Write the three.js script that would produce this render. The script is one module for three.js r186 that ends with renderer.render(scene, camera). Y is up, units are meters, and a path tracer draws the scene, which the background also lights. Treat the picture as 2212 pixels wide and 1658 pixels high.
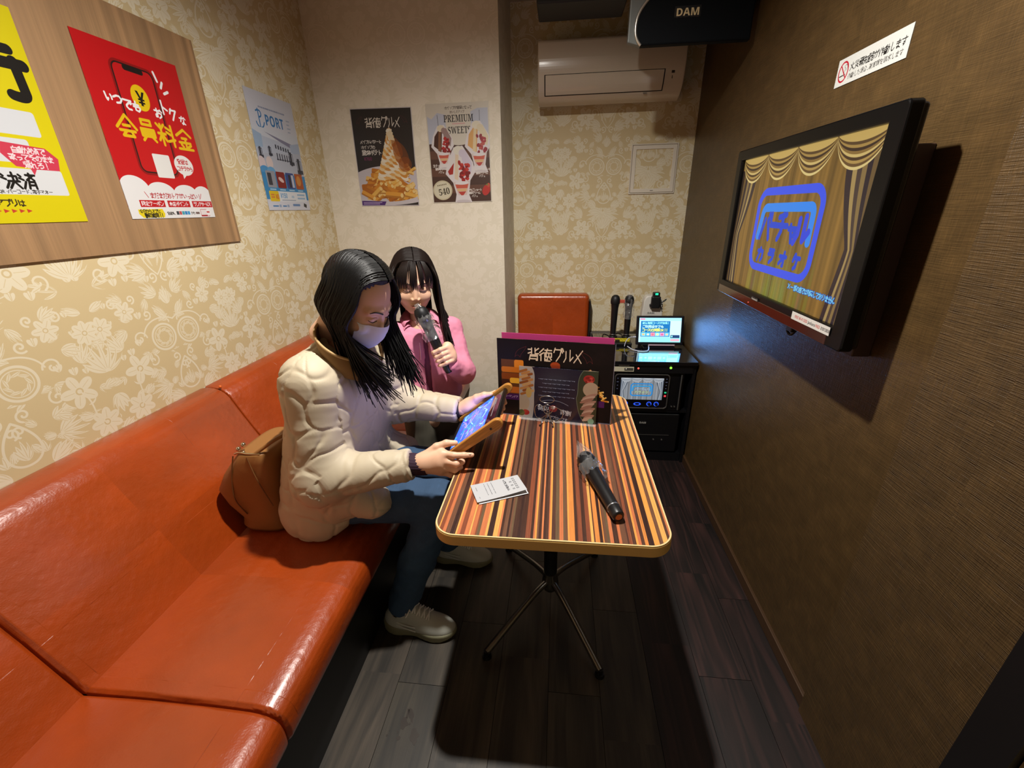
import * as THREE from 'three';
import { RoundedBoxGeometry } from 'three/addons/geometries/RoundedBoxGeometry.js';
import { mergeGeometries, toCreasedNormals } from 'three/addons/utils/BufferGeometryUtils.js';
import { RectAreaLightUniformsLib } from 'three/addons/lights/RectAreaLightUniformsLib.js';
RectAreaLightUniformsLib.init();

// ---------- camera, lamp, exposure ----------
const scene = new THREE.Scene();
scene.background = new THREE.Color(0x000000);
const camera = new THREE.PerspectiveCamera(84.354, 2212 / 1658, 0.05, 30);
{
  const m = new THREE.Matrix4().makeBasis(new THREE.Vector3(0.99432, -0.02039, -0.10443), new THREE.Vector3(-0.02103, 0.92442, -0.3808), new THREE.Vector3(0.1043, 0.38084, 0.91874));
  camera.quaternion.setFromRotationMatrix(m);
  camera.position.set(0, 1.5, 0);
}
const renderer = new THREE.WebGLRenderer({ antialias: true });
renderer.toneMapping = THREE.LinearToneMapping;
renderer.toneMappingExposure = 1.0;
renderer.shadowMap.enabled = true;
const LAMP = [-0.182, 2.552, -1.11];
const spot = new THREE.SpotLight(new THREE.Color().setRGB(1.0, 0.955, 0.885), 17.5, 0, 1.5, 0.6, 2);
spot.position.set(...LAMP); spot.target.position.set(LAMP[0], 0, LAMP[2]);
spot.castShadow = true; spot.shadow.radius = 1.5;
scene.add(spot); scene.add(spot.target);

// ---------- helpers ----------
const V = (x, y, z) => new THREE.Vector3(x, y, z);
let seed = 7; const rnd = () => { seed = (seed * 16807) % 2147483647; return (seed - 1) / 2147483646; };
const rr = (a, b) => a + (b - a) * rnd();
const used = {};
function numbered(n) { if (!(n in used)) { used[n] = 0; return n; } used[n]++; return n + '_' + String(used[n]).padStart(3, '0'); }
function thing(name, label, category, pos = [0, 0, 0], turn = 0, group) {
  const o = new THREE.Group(); o.name = numbered(name); o.position.set(...pos); o.rotation.y = turn;
  o.userData = { label, category }; if (group) o.userData.group = group; scene.add(o); return o;
}
function part(parent, name, geo, mat, pos, rot) {
  const m = new THREE.Mesh(geo, mat); m.name = name; if (pos) m.position.set(...pos); if (rot) m.rotation.set(...rot);
  parent.add(m); return m;
}
function solo(name, label, category, geo, mat, pos, rot, group) {
  const m = part(scene, numbered(name), geo, mat, pos, rot); m.userData = { label, category }; if (group) m.userData.group = group; return m;
}
function struct(name, geo, mat, label, category, pos) {
  const m = part(scene, name, geo, mat, pos); m.userData = { kind: 'structure', label, category }; return m;
}
const M = (c, r = 0.6, o = {}) => new THREE.MeshStandardMaterial({ color: c, roughness: r, ...o });
const MP = (c, r = 0.6, o = {}) => new THREE.MeshPhysicalMaterial({ color: c, roughness: r, ...o });
const bx = (w, h, d, x = 0, y = 0, z = 0) => new THREE.BoxGeometry(w, h, d).translate(x, y, z);
const rb = (w, h, d, r, x = 0, y = 0, z = 0, s = 3) => new RoundedBoxGeometry(w, h, d, s, r).translate(x, y, z);
const box2 = (x0, y0, z0, x1, y1, z1) => bx(Math.abs(x1 - x0), Math.abs(y1 - y0), Math.abs(z1 - z0), (x0 + x1) / 2, (y0 + y1) / 2, (z0 + z1) / 2);
function cyl(a, b, r0, r1 = r0, seg = 20) {
  const d = b.clone().sub(a), L = d.length();
  const g = new THREE.CylinderGeometry(r1, r0, L, seg); g.translate(0, L / 2, 0);
  g.applyQuaternion(new THREE.Quaternion().setFromUnitVectors(V(0, 1, 0), d.normalize())); g.translate(a.x, a.y, a.z); return g;
}
const tube = (pts, r, seg = 24, rad = 8, closed = false) => new THREE.TubeGeometry(new THREE.CatmullRomCurve3(pts.map(p => Array.isArray(p) ? V(...p) : p), closed), seg, r, rad, closed);
const merge = (gs) => mergeGeometries(gs.map(g => { const q = g.index ? g.toNonIndexed() : g.clone(); for (const k of Object.keys(q.attributes)) if (!['position', 'normal', 'uv'].includes(k)) q.deleteAttribute(k); if (!q.attributes.uv) q.setAttribute('uv', new THREE.BufferAttribute(new Float32Array(q.attributes.position.count * 2), 2)); return q; }));
// uv in metres from the dominant direction of the normal
function worldUV(g, s = 1, ox = 0, oy = 0, swap = false) {
  const q = g.index ? g.toNonIndexed() : g, p = q.attributes.position, n = q.attributes.normal, uv = new Float32Array(p.count * 2);
  for (let i = 0; i < p.count; i++) {
    const ax = Math.abs(n.getX(i)), ay = Math.abs(n.getY(i)), az = Math.abs(n.getZ(i));
    let u, v;
    if (ax >= ay && ax >= az) { u = p.getZ(i); v = p.getY(i); } else if (ay >= az) { u = p.getX(i); v = p.getZ(i); } else { u = p.getX(i); v = p.getY(i); }
    if (swap) [u, v] = [v, u];
    uv[2 * i] = u * s + ox; uv[2 * i + 1] = v * s + oy;
  }
  q.setAttribute('uv', new THREE.BufferAttribute(uv, 2)); return q;
}
function rrect(w, h, r) {
  const s = new THREE.Shape(), x = -w / 2, y = -h / 2;
  s.moveTo(x + r, y); s.lineTo(x + w - r, y); s.absarc(x + w - r, y + r, r, -Math.PI / 2, 0); s.lineTo(x + w, y + h - r); s.absarc(x + w - r, y + h - r, r, 0, Math.PI / 2);
  s.lineTo(x + r, y + h); s.absarc(x + r, y + h - r, r, Math.PI / 2, Math.PI); s.lineTo(x, y + r); s.absarc(x + r, y + r, r, Math.PI, 1.5 * Math.PI); return s;
}
const ext = (shape, depth, bev = 0, seg = 2, cs = 12) => new THREE.ExtrudeGeometry(shape, { depth, bevelEnabled: bev > 0, bevelThickness: bev, bevelSize: bev, bevelOffset: -bev, bevelSegments: seg, curveSegments: cs });
// noise
const perm = new Uint8Array(512); { const p = [...Array(256).keys()]; for (let i = 255; i > 0; i--) { const j = Math.floor(rnd() * (i + 1));[p[i], p[j]] = [p[j], p[i]]; } for (let i = 0; i < 512; i++) perm[i] = p[i & 255]; }
const hsh = (x, y, z) => perm[(perm[(perm[x & 255] + y) & 255] + z) & 255] / 255;
function noise3(x, y, z) {
  const xi = Math.floor(x), yi = Math.floor(y), zi = Math.floor(z); let u = x - xi, v = y - yi, w = z - zi; u = u * u * (3 - 2 * u); v = v * v * (3 - 2 * v); w = w * w * (3 - 2 * w);
  const l = (a, b, t) => a + (b - a) * t;
  return l(l(l(hsh(xi, yi, zi), hsh(xi + 1, yi, zi), u), l(hsh(xi, yi + 1, zi), hsh(xi + 1, yi + 1, zi), u), v), l(l(hsh(xi, yi, zi + 1), hsh(xi + 1, yi, zi + 1), u), l(hsh(xi, yi + 1, zi + 1), hsh(xi + 1, yi + 1, zi + 1), u), v), w);
}
const noise2 = (x, y) => noise3(x, y, 0.5);
function canvas(w, h) { const c = document.createElement('canvas'); c.width = w; c.height = h; const x = c.getContext('2d'); x.lineCap = 'round'; x.lineJoin = 'round'; return [c, x]; }
function ctex(c, rep, srgb = true) {
  const t = new THREE.CanvasTexture(c); if (srgb) t.colorSpace = THREE.SRGBColorSpace; t.anisotropy = 8;
  if (rep) { t.wrapS = t.wrapT = THREE.RepeatWrapping; t.repeat.set(...rep); } return t;
}
// pixel-function texture
function ptex(w, h, fn, rep, srgb = true) {
  const d = new Uint8Array(w * h * 4);
  for (let y = 0; y < h; y++) for (let x = 0; x < w; x++) { const c = fn(x, y, w, h), i = 4 * (y * w + x); d[i] = c[0]; d[i + 1] = c[1]; d[i + 2] = c[2]; d[i + 3] = 255; }
  const t = new THREE.DataTexture(d, w, h); t.magFilter = THREE.LinearFilter; t.minFilter = THREE.LinearMipmapLinearFilter; t.generateMipmaps = true; if (srgb) t.colorSpace = THREE.SRGBColorSpace;
  t.wrapS = t.wrapT = THREE.RepeatWrapping; if (rep) t.repeat.set(...rep); t.needsUpdate = true; return t;
}
const hex = (c) => '#' + new THREE.Color(c).getHexString();

// ---------- stroke lettering for kana and kanji (points on a ten by ten grid) ----------
const GL = {
  'い': '11263846 728486', 'つ': '034171947738', 'て': '0191 915436375989', 'で': '0191 915436375989 7384 8293', 'も': '403538698785 1373 1575', 'お': '0262 3038181654858759 7193',
  'ト': '3039 3476', 'ク': '3014 2181 816439', 'な': '0262 4016 7193 646849385789', '会': '5005 5095 3464 1686 4628 2878 6678', '員': '2070 2022 7072 2272 1484 1417 8487 1585 1686 1787 3719 6789',
  '料': '2029 0444 0022 4022 2407 2447 5172 5374 8089 5796', '金': '5003 5093 3464 1686 5459 2738 8768 0999', '登': '0150 5004 6094 3474 3565 3567 6567 3767 2989', '録': '2003 2053 1444 2429 0949 0656 6080 8083 5393 7348 7379 5999',
  'は': '1118 3383 616849375888', 'コ': '1181 8189 1989', 'チ': '7021 0494 505639', 'ラ': '1080 0383 837639', 'か': '02727658 3019 8295', 'ら': '3052 21254474775939', 'ま': '1282 1484 505839274789',
  'だ': '0252 3019 5585 5989 7182 8091', 'が': '02626748 3018 7183 8092', 'っ': '2565858749', 'ぱ': '1019 3373 505839285889 8190 9192 9281', '!': '4046 4849', '限': '0009 0030 3014 1436 3618 5080 5056 8084 5282 5484 5689 7497',
  '定': '4041 1181 1113 8183 2474 4448 4668 2618 1899', 'ー': '1494', 'ポ': '1383 5059 2507 7597 8090 9091 9181', 'ン': '1032 936819', '来': '1272 4049 0494 2233 6253 4408 4498', '店': '5051 1191 1118 1809 5357 5474 3676 3639 7679 3979',
  'イ': '8004 5259', 'ル': '2126 2609 6068 6895', 'メ': '8009 2379', 'グ': '2013 2171 716539 7083 8092', 'サ': '0393 3036 7076 7649', 'ビ': '2028 2888 2575 7082 9092', 'ス': '1181 8109 5589', '今': '5004 5094 3565 2777 7759',
  '日': '2080 2029 8089 2484 2989', 'に': '1019 4383 4648 4888', '割': '3031 0161 0103 6163 1353 1454 0565 3036 1757 1719 5759 1959 7277 9099', '引': '1050 5053 1353 1316 1656 5649 8089',
  '適': '0112 0324 2417 0899 5051 3191 3238 3292 9288 4272 5254 4565 4547 6567', '用': '2080 2027 2709 8089 5059 2383 2686', '後': '3003 3305 1419 6042 6244 4484 6345 5685 8548 5599', '自': '4032 1282 1219 8289 1585 1787 1989',
  '動': '4011 0252 0454 0407 5457 0757 0656 3038 0848 0959 6393 7058 9388 8879', '決': '0112 0324 1936 4282 8285 3595 6065 6539 6599', '済': '0112 0324 1935 6061 4191 5184 8144 5449 8589 5585 5787',
  '歌': '0151 1232 4148 0555 1636 1618 3638 1838 7053 7292 9284 7366 6659 6699', 'そ': '207013 1394 94564789', 'の': '523817144182958859', '帰': '0104 2028 2809 4080 4282 8084 4484 3595 3537 9597 6569 4787 4749 8789',
  'れ': '2029 0233 3308 255363687998', 'る': '1171 711554848749385868', 'リ': '2025 7076 7639', 'ア': '0191 9164 4346 4619', 'プ': '0171 717639 8090 9092 9282', 'ド': '3039 3476 6172 8091', 'バ': '3209 6299 7081 9092',
  'タ': '3014 2181 816439 3566', '電': '2070 0191 0193 9193 5054 2232 6272 1585 1518 8588 1787 5569 6999', '子': '1181 8153 5359 5939 0595', 'マ': '0181 8145 2566', 'ネ': '4051 1282 8208 5359 6587', '、': '1739', '・': '4555',
  '背': '3034 0131 0433 6063 9062 6494 2585 2519 8589 8979 2676 2878', '徳': '3003 3305 1419 4191 6053 4393 4346 9396 5356 7376 4696 4749 5859 5989 6768 8798', '罪': '1080 1013 8083 3033 6063 1383 4449 6469 1545 1747 6595 6797 0949 6999',
  '深': '0112 0324 1936 3191 3133 9193 5143 7184 4595 6469 6438 6498', 'テ': '2070 0393 535719', 'ホ': '0393 5059 2607 7698', 'と': '3044 842537495989', '濃': '0112 0324 1926 3080 3033 8083 5053 3383 3484 3439 4686 5659 6899',
  '厚': '1090 1009 3282 3235 8285 3585 3676 7657 5759 2797', 'さ': '1282 4066 2437 3869', 'し': '3037496987', 'ッ': '2333 5362 8448', '生': '2013 1282 5059 1585 0999', 'ョ': '3383 8389 3686 3989', 'ち': '0272 4016 165484874959',
  'ご': '2171 1627 2989 7081 9091', 'フ': '0181 816729', 'ェ': '3575 5559 2989', 'ケ': '3014 2292 625839', 'ズ': '1171 7108 4578 7081 9092', 'キ': '1272 0585 4059', 'シ': '1032 0324 196893', 'ム': '4008 0888 6598', 'ョ': '3383 8389 3686 3989',
  '火': '5045 4509 4599 1234 8263', '災': '2011 1123 5041 4153 8071 7183 5456 5619 5699 2536 8565', '報': '3033 1050 0353 1424 4434 0555 3339 0757 6090 9093 9373 6069 6494 9469 7199', '知': '2003 1252 0555 3135 3509 3549 6292 6269 9299 6999',
  '器': '0030 0002 3032 0232 6090 6062 9092 6292 0494 5305 5395 0636 0609 3639 0939 6696 6669 9699 6999', '作': '3005 1419 6043 5292 6269 6494 6696', 'す': '0292 60664537486749', 'た': '0252 3018 5585 5989',
  '場': '0232 2028 0838 5080 5054 8084 5282 5484 4595 5547 9699 6758 7869', '合': '5004 5094 3565 2777 2729 7779 2979', '被': '2021 0141 4108 2429 3546 5292 5238 7076 5484 5589 8459', '害': '5051 1191 1113 9193 3373 2474 1686 5257 2878 2829 7879',
  '額': '2021 0141 0102 4142 2343 3408 1447 1838 5090 6071 5282 5287 8287 5484 5686 5748 8799', 'を': '0272 3014 1444 4457 9356375989', '請': '1030 0242 1434 1636 1838 3639 5191 7064 5393 4595 5759 9799 5797', '求': '1282 5059 5949 7091 2334 4408 5498',
  'カ': '02828769 4009', 'オ': '0393 606959 6308', 'ャ': '2575 7567 3459', 'よ': '5359 3848 5678 5383', 'り': '2025 7076 7639', 'ん': '5009 0546 4658 5887', 'せ': '0494 7076 3039 3989', '得': '3003 3305 1419 5080 5053 8083 5383 4595 4797 8599 5868',
  '飲': '3004 3054 1545 1519 4547 1939 7053 7292 9284 7366 6659 6699', 'み': '1151 5119 1747 4798 7579', '放': '3031 0161 2028 2454 5458 4858 7053 6292 8369 6399', '題': '1030 1013 3033 1333 0444 2428 0899 5090 6172 6282 6267 8287 6484 6787',
  '利': '5001 0353 3039 3507 3557 7177 9099', '途': '0112 0324 2417 0899 6032 6092 5373 6368 4585 5647 7687', '中': '1282 1216 8286 1686 5059', '変': '5051 1191 4145 6165 2304 8394 4538 3585 8509 4599', '更': '0090 1282 1216 8286 1484 1686 5068 6809 3599',
  '一': '0595', '部': '3031 0151 1223 4233 0454 1646 1619 4649 1949 6069 6090 9063 6396 9669', '本': '0292 5059 5207 5297 3676', '対': '3031 0151 4108 1258 5393 8089 8979 6476', '応': '5051 1191 1118 1809 3428 5456 5699 4658 5888 8597', '曲': '1282 1219 8289 1989 4049 6069 1585', 'パ': '3209 6299 8090 9091 9181', 'ロ': '1282 1219 8289 1989',
  'ぎ': '1282 1484 4066 2437 3869 8091', '、': '1739', '特': '1003 0343 2029 0647 7074 5191 4494 4696 8689 5758', '製': '0040 2025 0343 6063 9095 5585 0656 5609 5699',
};
const RAD = Math.PI / 180;
function jp(x, text, px, py, s, lw, color, o = {}) {
  x.save(); x.translate(px, py); if (o.rot) x.rotate(o.rot * RAD); x.transform(o.sx || 1, o.shear || 0, 0, 1, 0, 0);
  x.strokeStyle = color; x.lineWidth = lw; let cx = 0; const adv = s * (o.gap || 1.12);
  for (const ch of text) {
    const g = GL[ch];
    if (g) for (const st of g.split(' ')) { x.beginPath(); for (let i = 0; i + 1 < st.length; i += 2) { const a = cx + (+st[i]) / 9 * s, b = (+st[i + 1]) / 9 * s; i ? x.lineTo(a, b) : x.moveTo(a, b); } x.stroke(); }
    else if (ch !== ' ') { x.fillStyle = color; x.font = 'bold ' + s * 1.2 + 'px sans-serif'; x.textBaseline = 'top'; x.fillText(ch, cx, -s * 0.12); }
    cx += /[!・、 ]/.test(ch) ? adv * 0.6 : (ch < '\u2000' ? adv * 0.72 : adv);
  }
  x.restore(); return cx;
}
function txt(x, s, px, py, size, color, o = {}) { x.save(); x.translate(px, py); if (o.rot) x.rotate(o.rot * RAD); x.scale(o.sx || 1, 1); x.font = (o.style || 'bold ') + size + 'px ' + (o.font || 'sans-serif'); x.fillStyle = color; x.textAlign = o.align || 'left'; x.textBaseline = 'middle'; x.fillText(s, 0, 0); x.restore(); }
function rrc(x, px, py, w, h, r, fill, stroke, lw) { x.beginPath(); x.roundRect(px, py, w, h, r); if (fill) { x.fillStyle = fill; x.fill(); } if (stroke) { x.strokeStyle = stroke; x.lineWidth = lw || 2; x.stroke(); } }
function ell(x, cx, cy, rx, ry, fill, rot = 0) { x.beginPath(); x.ellipse(cx, cy, rx, ry, rot, 0, 7); x.fillStyle = fill; x.fill(); }
function poly(x, pts, fill) { x.beginPath(); pts.forEach((p, i) => i ? x.lineTo(...p) : x.moveTo(...p)); x.closePath(); x.fillStyle = fill; x.fill(); }

// ---------- surface nets: a mesh from a distance field ----------
const sm = (a, b, k) => { const h = Math.max(k - Math.abs(a - b), 0) / k; return Math.min(a, b) - h * h * k * 0.25; };
const smax = (a, b, k) => -sm(-a, -b, k);
function cap(px, py, pz, b) {
  const bx_ = b[3] - b[0], by = b[4] - b[1], bz = b[5] - b[2], qx = px - b[0], qy = py - b[1], qz = pz - b[2];
  let t = (qx * bx_ + qy * by + qz * bz) / (bx_ * bx_ + by * by + bz * bz + 1e-9); t = t < 0 ? 0 : t > 1 ? 1 : t;
  const dx = qx - t * bx_, dy = qy - t * by, dz = qz - t * bz; return Math.sqrt(dx * dx + dy * dy + dz * dz) - (b[6] + (b[7] - b[6]) * t);
}
const ellip = (px, py, pz, c) => { const x = (px - c[0]) / c[3], y = (py - c[1]) / c[4], z = (pz - c[2]) / c[5]; const k0 = Math.sqrt(x * x + y * y + z * z), x1 = x / c[3], y1 = y / c[4], z1 = z / c[5], k1 = Math.sqrt(x1 * x1 + y1 * y1 + z1 * z1); return k0 < 1e-6 ? -Math.min(c[3], c[4], c[5]) : k0 * (k0 - 1) / k1; };
const bonesF = (bones, k) => (x, y, z) => { let d = 9; for (const b of bones) { const c = cap(x, y, z, b); d = d === 9 ? c : sm(d, c, k); } return d; };
function sdfMesh(f, mn, mx, h, o = {}) {
  const nx = Math.ceil((mx[0] - mn[0]) / h) + 1, ny = Math.ceil((mx[1] - mn[1]) / h) + 1, nz = Math.ceil((mx[2] - mn[2]) / h) + 1;
  const g = new Float32Array(nx * ny * nz), id = (i, j, k) => (k * ny + j) * nx + i;
  for (let k = 0; k < nz; k++) for (let j = 0; j < ny; j++) for (let i = 0; i < nx; i++) g[id(i, j, k)] = f(mn[0] + i * h, mn[1] + j * h, mn[2] + k * h);
  const vi = new Int32Array(nx * ny * nz).fill(-1), pos = [], idx = [];
  const E = [[0, 1], [2, 3], [4, 5], [6, 7], [0, 2], [1, 3], [4, 6], [5, 7], [0, 4], [1, 5], [2, 6], [3, 7]], c = new Float32Array(8);
  for (let k = 0; k < nz - 1; k++) for (let j = 0; j < ny - 1; j++) for (let i = 0; i < nx - 1; i++) {
    let m = 0; for (let a = 0; a < 8; a++) { c[a] = g[id(i + (a & 1), j + ((a >> 1) & 1), k + (a >> 2))]; if (c[a] < 0) m |= 1 << a; }
    if (m === 0 || m === 255) continue; let sx = 0, sy = 0, sz = 0, n = 0;
    for (const [a, b] of E) if ((c[a] < 0) !== (c[b] < 0)) { const t = c[a] / (c[a] - c[b]); sx += (a & 1) + t * ((b & 1) - (a & 1)); sy += ((a >> 1) & 1) + t * (((b >> 1) & 1) - ((a >> 1) & 1)); sz += (a >> 2) + t * ((b >> 2) - (a >> 2)); n++; }
    vi[id(i, j, k)] = pos.length / 3; pos.push(mn[0] + (i + sx / n) * h, mn[1] + (j + sy / n) * h, mn[2] + (k + sz / n) * h);
  }
  const quad = (a, b, c_, d, fl) => { if (a < 0 || b < 0 || c_ < 0 || d < 0) return; fl ? idx.push(a, b, c_, a, c_, d) : idx.push(a, c_, b, a, d, c_); };
  for (let k = 1; k < nz - 1; k++) for (let j = 1; j < ny - 1; j++) for (let i = 1; i < nx - 1; i++) {
    const s = g[id(i, j, k)] < 0;
    if (s !== g[id(i + 1, j, k)] < 0) quad(vi[id(i, j - 1, k - 1)], vi[id(i, j, k - 1)], vi[id(i, j, k)], vi[id(i, j - 1, k)], s);
    if (s !== g[id(i, j + 1, k)] < 0) quad(vi[id(i - 1, j, k - 1)], vi[id(i - 1, j, k)], vi[id(i, j, k)], vi[id(i, j, k - 1)], s);
    if (s !== g[id(i, j, k + 1)] < 0) quad(vi[id(i - 1, j - 1, k)], vi[id(i, j - 1, k)], vi[id(i, j, k)], vi[id(i - 1, j, k)], s);
  }
  const nv = pos.length / 3, nor = new Float32Array(nv * 3), e = h * 0.5; // gradient normals
  for (let i = 0; i < nv; i++) {
    const x = pos[3 * i], y = pos[3 * i + 1], z = pos[3 * i + 2];
    let a = f(x + e, y, z) - f(x - e, y, z), b = f(x, y + e, z) - f(x, y - e, z), d = f(x, y, z + e) - f(x, y, z - e); const l = Math.hypot(a, b, d) || 1;
    nor[3 * i] = a / l; nor[3 * i + 1] = b / l; nor[3 * i + 2] = d / l;
  }
  let sg = 0; for (let t = 0; t < Math.min(idx.length, 3000); t += 3) { const A = idx[t] * 3, B = idx[t + 1] * 3, C = idx[t + 2] * 3, ux = pos[B] - pos[A], uy = pos[B + 1] - pos[A + 1], uz = pos[B + 2] - pos[A + 2], wx = pos[C] - pos[A], wy = pos[C + 1] - pos[A + 1], wz = pos[C + 2] - pos[A + 2]; sg += (uy * wz - uz * wy) * nor[A] + (uz * wx - ux * wz) * nor[A + 1] + (ux * wy - uy * wx) * nor[A + 2]; }
  if (sg < 0) for (let t = 0; t < idx.length; t += 3) { const q = idx[t]; idx[t] = idx[t + 1]; idx[t + 1] = q; }
  const geo = new THREE.BufferGeometry();
  if (o.disp) for (let i = 0; i < nv; i++) { const d = o.disp(pos[3 * i], pos[3 * i + 1], pos[3 * i + 2], nor[3 * i], nor[3 * i + 1], nor[3 * i + 2]); for (let a = 0; a < 3; a++) pos[3 * i + a] += nor[3 * i + a] * d; }
  geo.setAttribute('position', new THREE.Float32BufferAttribute(pos, 3)); geo.setAttribute('normal', new THREE.BufferAttribute(nor, 3)); geo.setIndex(idx);
  const uv = new Float32Array(nv * 2); for (let i = 0; i < nv; i++) { const ax = Math.abs(nor[3 * i]), az = Math.abs(nor[3 * i + 2]); uv[2 * i] = ax > az ? pos[3 * i + 2] : pos[3 * i]; uv[2 * i + 1] = pos[3 * i + 1]; }
  geo.setAttribute('uv', new THREE.BufferAttribute(uv, 2));
  if (o.disp) geo.computeVertexNormals();
  return geo;
}
// ---------- surface textures ----------
function damask(base, fig, line) {
  const W = 1024, H = 1170, [c, x] = canvas(W, H); x.fillStyle = base; x.fillRect(0, 0, W, H);
  const el = []; const add = (f) => el.push(f);
  const leaf = (px, py, a, L, w, curl = 0.3) => add(() => { x.save(); x.translate(px, py); x.rotate(a); x.beginPath(); x.moveTo(0, 0); x.bezierCurveTo(L * 0.25, -w, L * 0.7, -w - curl * w, L, -curl * L * 0.35); x.bezierCurveTo(L * 0.75, w * 0.5, L * 0.3, w, 0, 0); x.fillStyle = fig; x.fill(); x.strokeStyle = line; x.lineWidth = 3; x.beginPath(); x.moveTo(L * 0.12, 0); x.quadraticCurveTo(L * 0.55, -w * 0.35, L * 0.86, -curl * L * 0.26); x.stroke(); x.restore(); });
  const fan = (px, py, a, n, spread, L, w) => { for (let i = 0; i < n; i++) { const t = n > 1 ? i / (n - 1) * 2 - 1 : 0; leaf(px, py, a + t * spread, L * (1 - 0.28 * Math.abs(t)), w, t * 0.9); } };
  const flower = (px, py, r, n) => { for (let i = 0; i < n; i++) { const a = i / n * 6.283; add(() => { ell(x, px + Math.cos(a) * r * 0.58, py + Math.sin(a) * r * 0.58, r * 0.46, r * 0.3, fig, a); x.strokeStyle = line; x.lineWidth = 2.5; x.beginPath(); x.moveTo(px + Math.cos(a) * r * 0.3, py + Math.sin(a) * r * 0.3); x.lineTo(px + Math.cos(a) * r * 0.85, py + Math.sin(a) * r * 0.85); x.stroke(); }); } add(() => { ell(x, px, py, r * 0.22, r * 0.22, base); ell(x, px, py, r * 0.13, r * 0.13, fig); }); };
  const ring = (px, py, r) => add(() => { x.strokeStyle = fig; x.lineWidth = 13; x.beginPath(); x.arc(px, py, r, 0, 7); x.stroke(); x.lineWidth = 5; x.beginPath(); x.arc(px, py, r - 18, 0, 7); x.stroke(); });
  const curl = (px, py, r, s, a0) => add(() => { x.strokeStyle = fig; x.lineWidth = 10; x.beginPath(); for (let t = 0; t < 34; t++) { const a = a0 + s * t * 0.22, q = r * (1 - t / 40); const X = px + Math.cos(a) * q, Y = py + Math.sin(a) * q; t ? x.lineTo(X, Y) : x.moveTo(X, Y); } x.stroke(); });
  const stem = (pts) => add(() => { x.strokeStyle = fig; x.lineWidth = 9; x.beginPath(); x.moveTo(pts[0], pts[1]); x.bezierCurveTo(...pts.slice(2)); x.stroke(); });
  const drop = (px, py, r) => { add(() => { x.strokeStyle = fig; x.lineWidth = 11; x.beginPath(); x.moveTo(px, py - r * 1.7); x.bezierCurveTo(px + r * 1.4, py - r * 0.3, px + r, py + r, px, py + r); x.bezierCurveTo(px - r, py + r, px - r * 1.4, py - r * 0.3, px, py - r * 1.7); x.stroke(); }); fan(px, py + r * 0.7, -1.57, 5, 0.8, r * 1.3, r * 0.16); };
  // dense leaf filling, mirrored about the middle of the tile
  seed = 1234; const bud = (px, py, r) => add(() => { for (const a of [-0.5, 0, 0.5]) ell(x, px + Math.sin(a) * r * 0.5, py - Math.cos(a) * r * 0.3, r * 0.3, r * 0.6, fig, a); x.strokeStyle = line; x.lineWidth = 3; x.beginPath(); x.moveTo(px - r * 0.14, py - r * 0.8); x.lineTo(px - r * 0.05, py + r * 0.2); x.moveTo(px + r * 0.14, py - r * 0.8); x.lineTo(px + r * 0.05, py + r * 0.2); x.stroke(); });
  for (let i = 0; i < 64; i++) { const v = ((i % 8) + 0.5 + rr(-0.3, 0.3)) * 64, py = (Math.floor(i / 8) + 0.5 + rr(-0.35, 0.35)) * 146, a = rr(0, 6.28), n = 3 + Math.floor(rnd() * 4), L = rr(60, 105), kind = rnd(), sp = rr(0.5, 1.1), w = rr(9, 15), r = rr(26, 40); for (const k of [1, -1]) { const X = W / 2 + k * v, A = k > 0 ? a : Math.PI - a; if (kind < 0.6) fan(X, py, A, n, sp, L, w); else if (kind < 0.8) bud(X, py, r); else curl(X, py, r, k, A); } }
  const halo = (px, py, r) => add(() => ell(x, px, py, r, r, base));
  const side = (k) => { // one half, mirrored about the middle of the tile
    const mx = (v) => W / 2 + k * v, ma = (a) => k > 0 ? a : Math.PI - a;
    halo(mx(98), 330, 104); ring(mx(98), 330, 84); for (let i = 0; i < 9; i++) leaf(mx(98) + Math.cos(i * 0.7) * 62, 330 + Math.sin(i * 0.7) * 62, i * 0.7 + 2.6, 48, 10, 0.5);
    curl(mx(262), 300, 46, k, k > 0 ? 3.1 : 0); curl(mx(225), 455, 40, -k, k > 0 ? 4.2 : 5.2); curl(mx(60), 480, 34, k, 1.2);
    fan(mx(40), 215, ma(-0.9), 4, 0.5, 130, 15); stem([mx(0), 230, mx(60), 190, mx(200), 190, mx(230), 290]);
    halo(mx(330), 470, 88); halo(mx(470), 180, 60); halo(mx(400), 690, 80); halo(mx(250), 1000, 88); flower(mx(330), 470, 92, 5); flower(mx(470), 180, 66, 8); flower(mx(300), 120, 60, 6); flower(mx(400), 690, 84, 7);
    fan(mx(395), 330, ma(-1.1), 6, 1.0, 130, 17); fan(mx(512), 420, ma(-1.57), 7, 1.25, 190, 20); fan(mx(512), 560, ma(1.57), 5, 0.9, 120, 24);
    fan(mx(170), 640, ma(0.1), 7, 1.2, 150, 15); fan(mx(90), 760, ma(-0.5), 5, 0.7, 140, 20);
    drop(mx(0), 640, 84); fan(mx(0), 820, ma(0.3), 6, 0.9, 210, 22); fan(mx(250), 880, ma(-0.7), 6, 0.9, 160, 17);
    flower(mx(250), 1000, 92, 6); fan(mx(440), 930, ma(-1.2), 6, 1.0, 150, 18); curl(mx(150), 960, 46, k, 0.5); curl(mx(360), 1060, 42, -k, 2);
    fan(mx(512), 1060, ma(-1.57), 9, 1.35, 170, 17); fan(mx(80), 1090, ma(-0.2), 5, 0.8, 150, 18); stem([mx(0), 1110, mx(120), 1000, mx(40), 930, mx(150), 900]);
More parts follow.
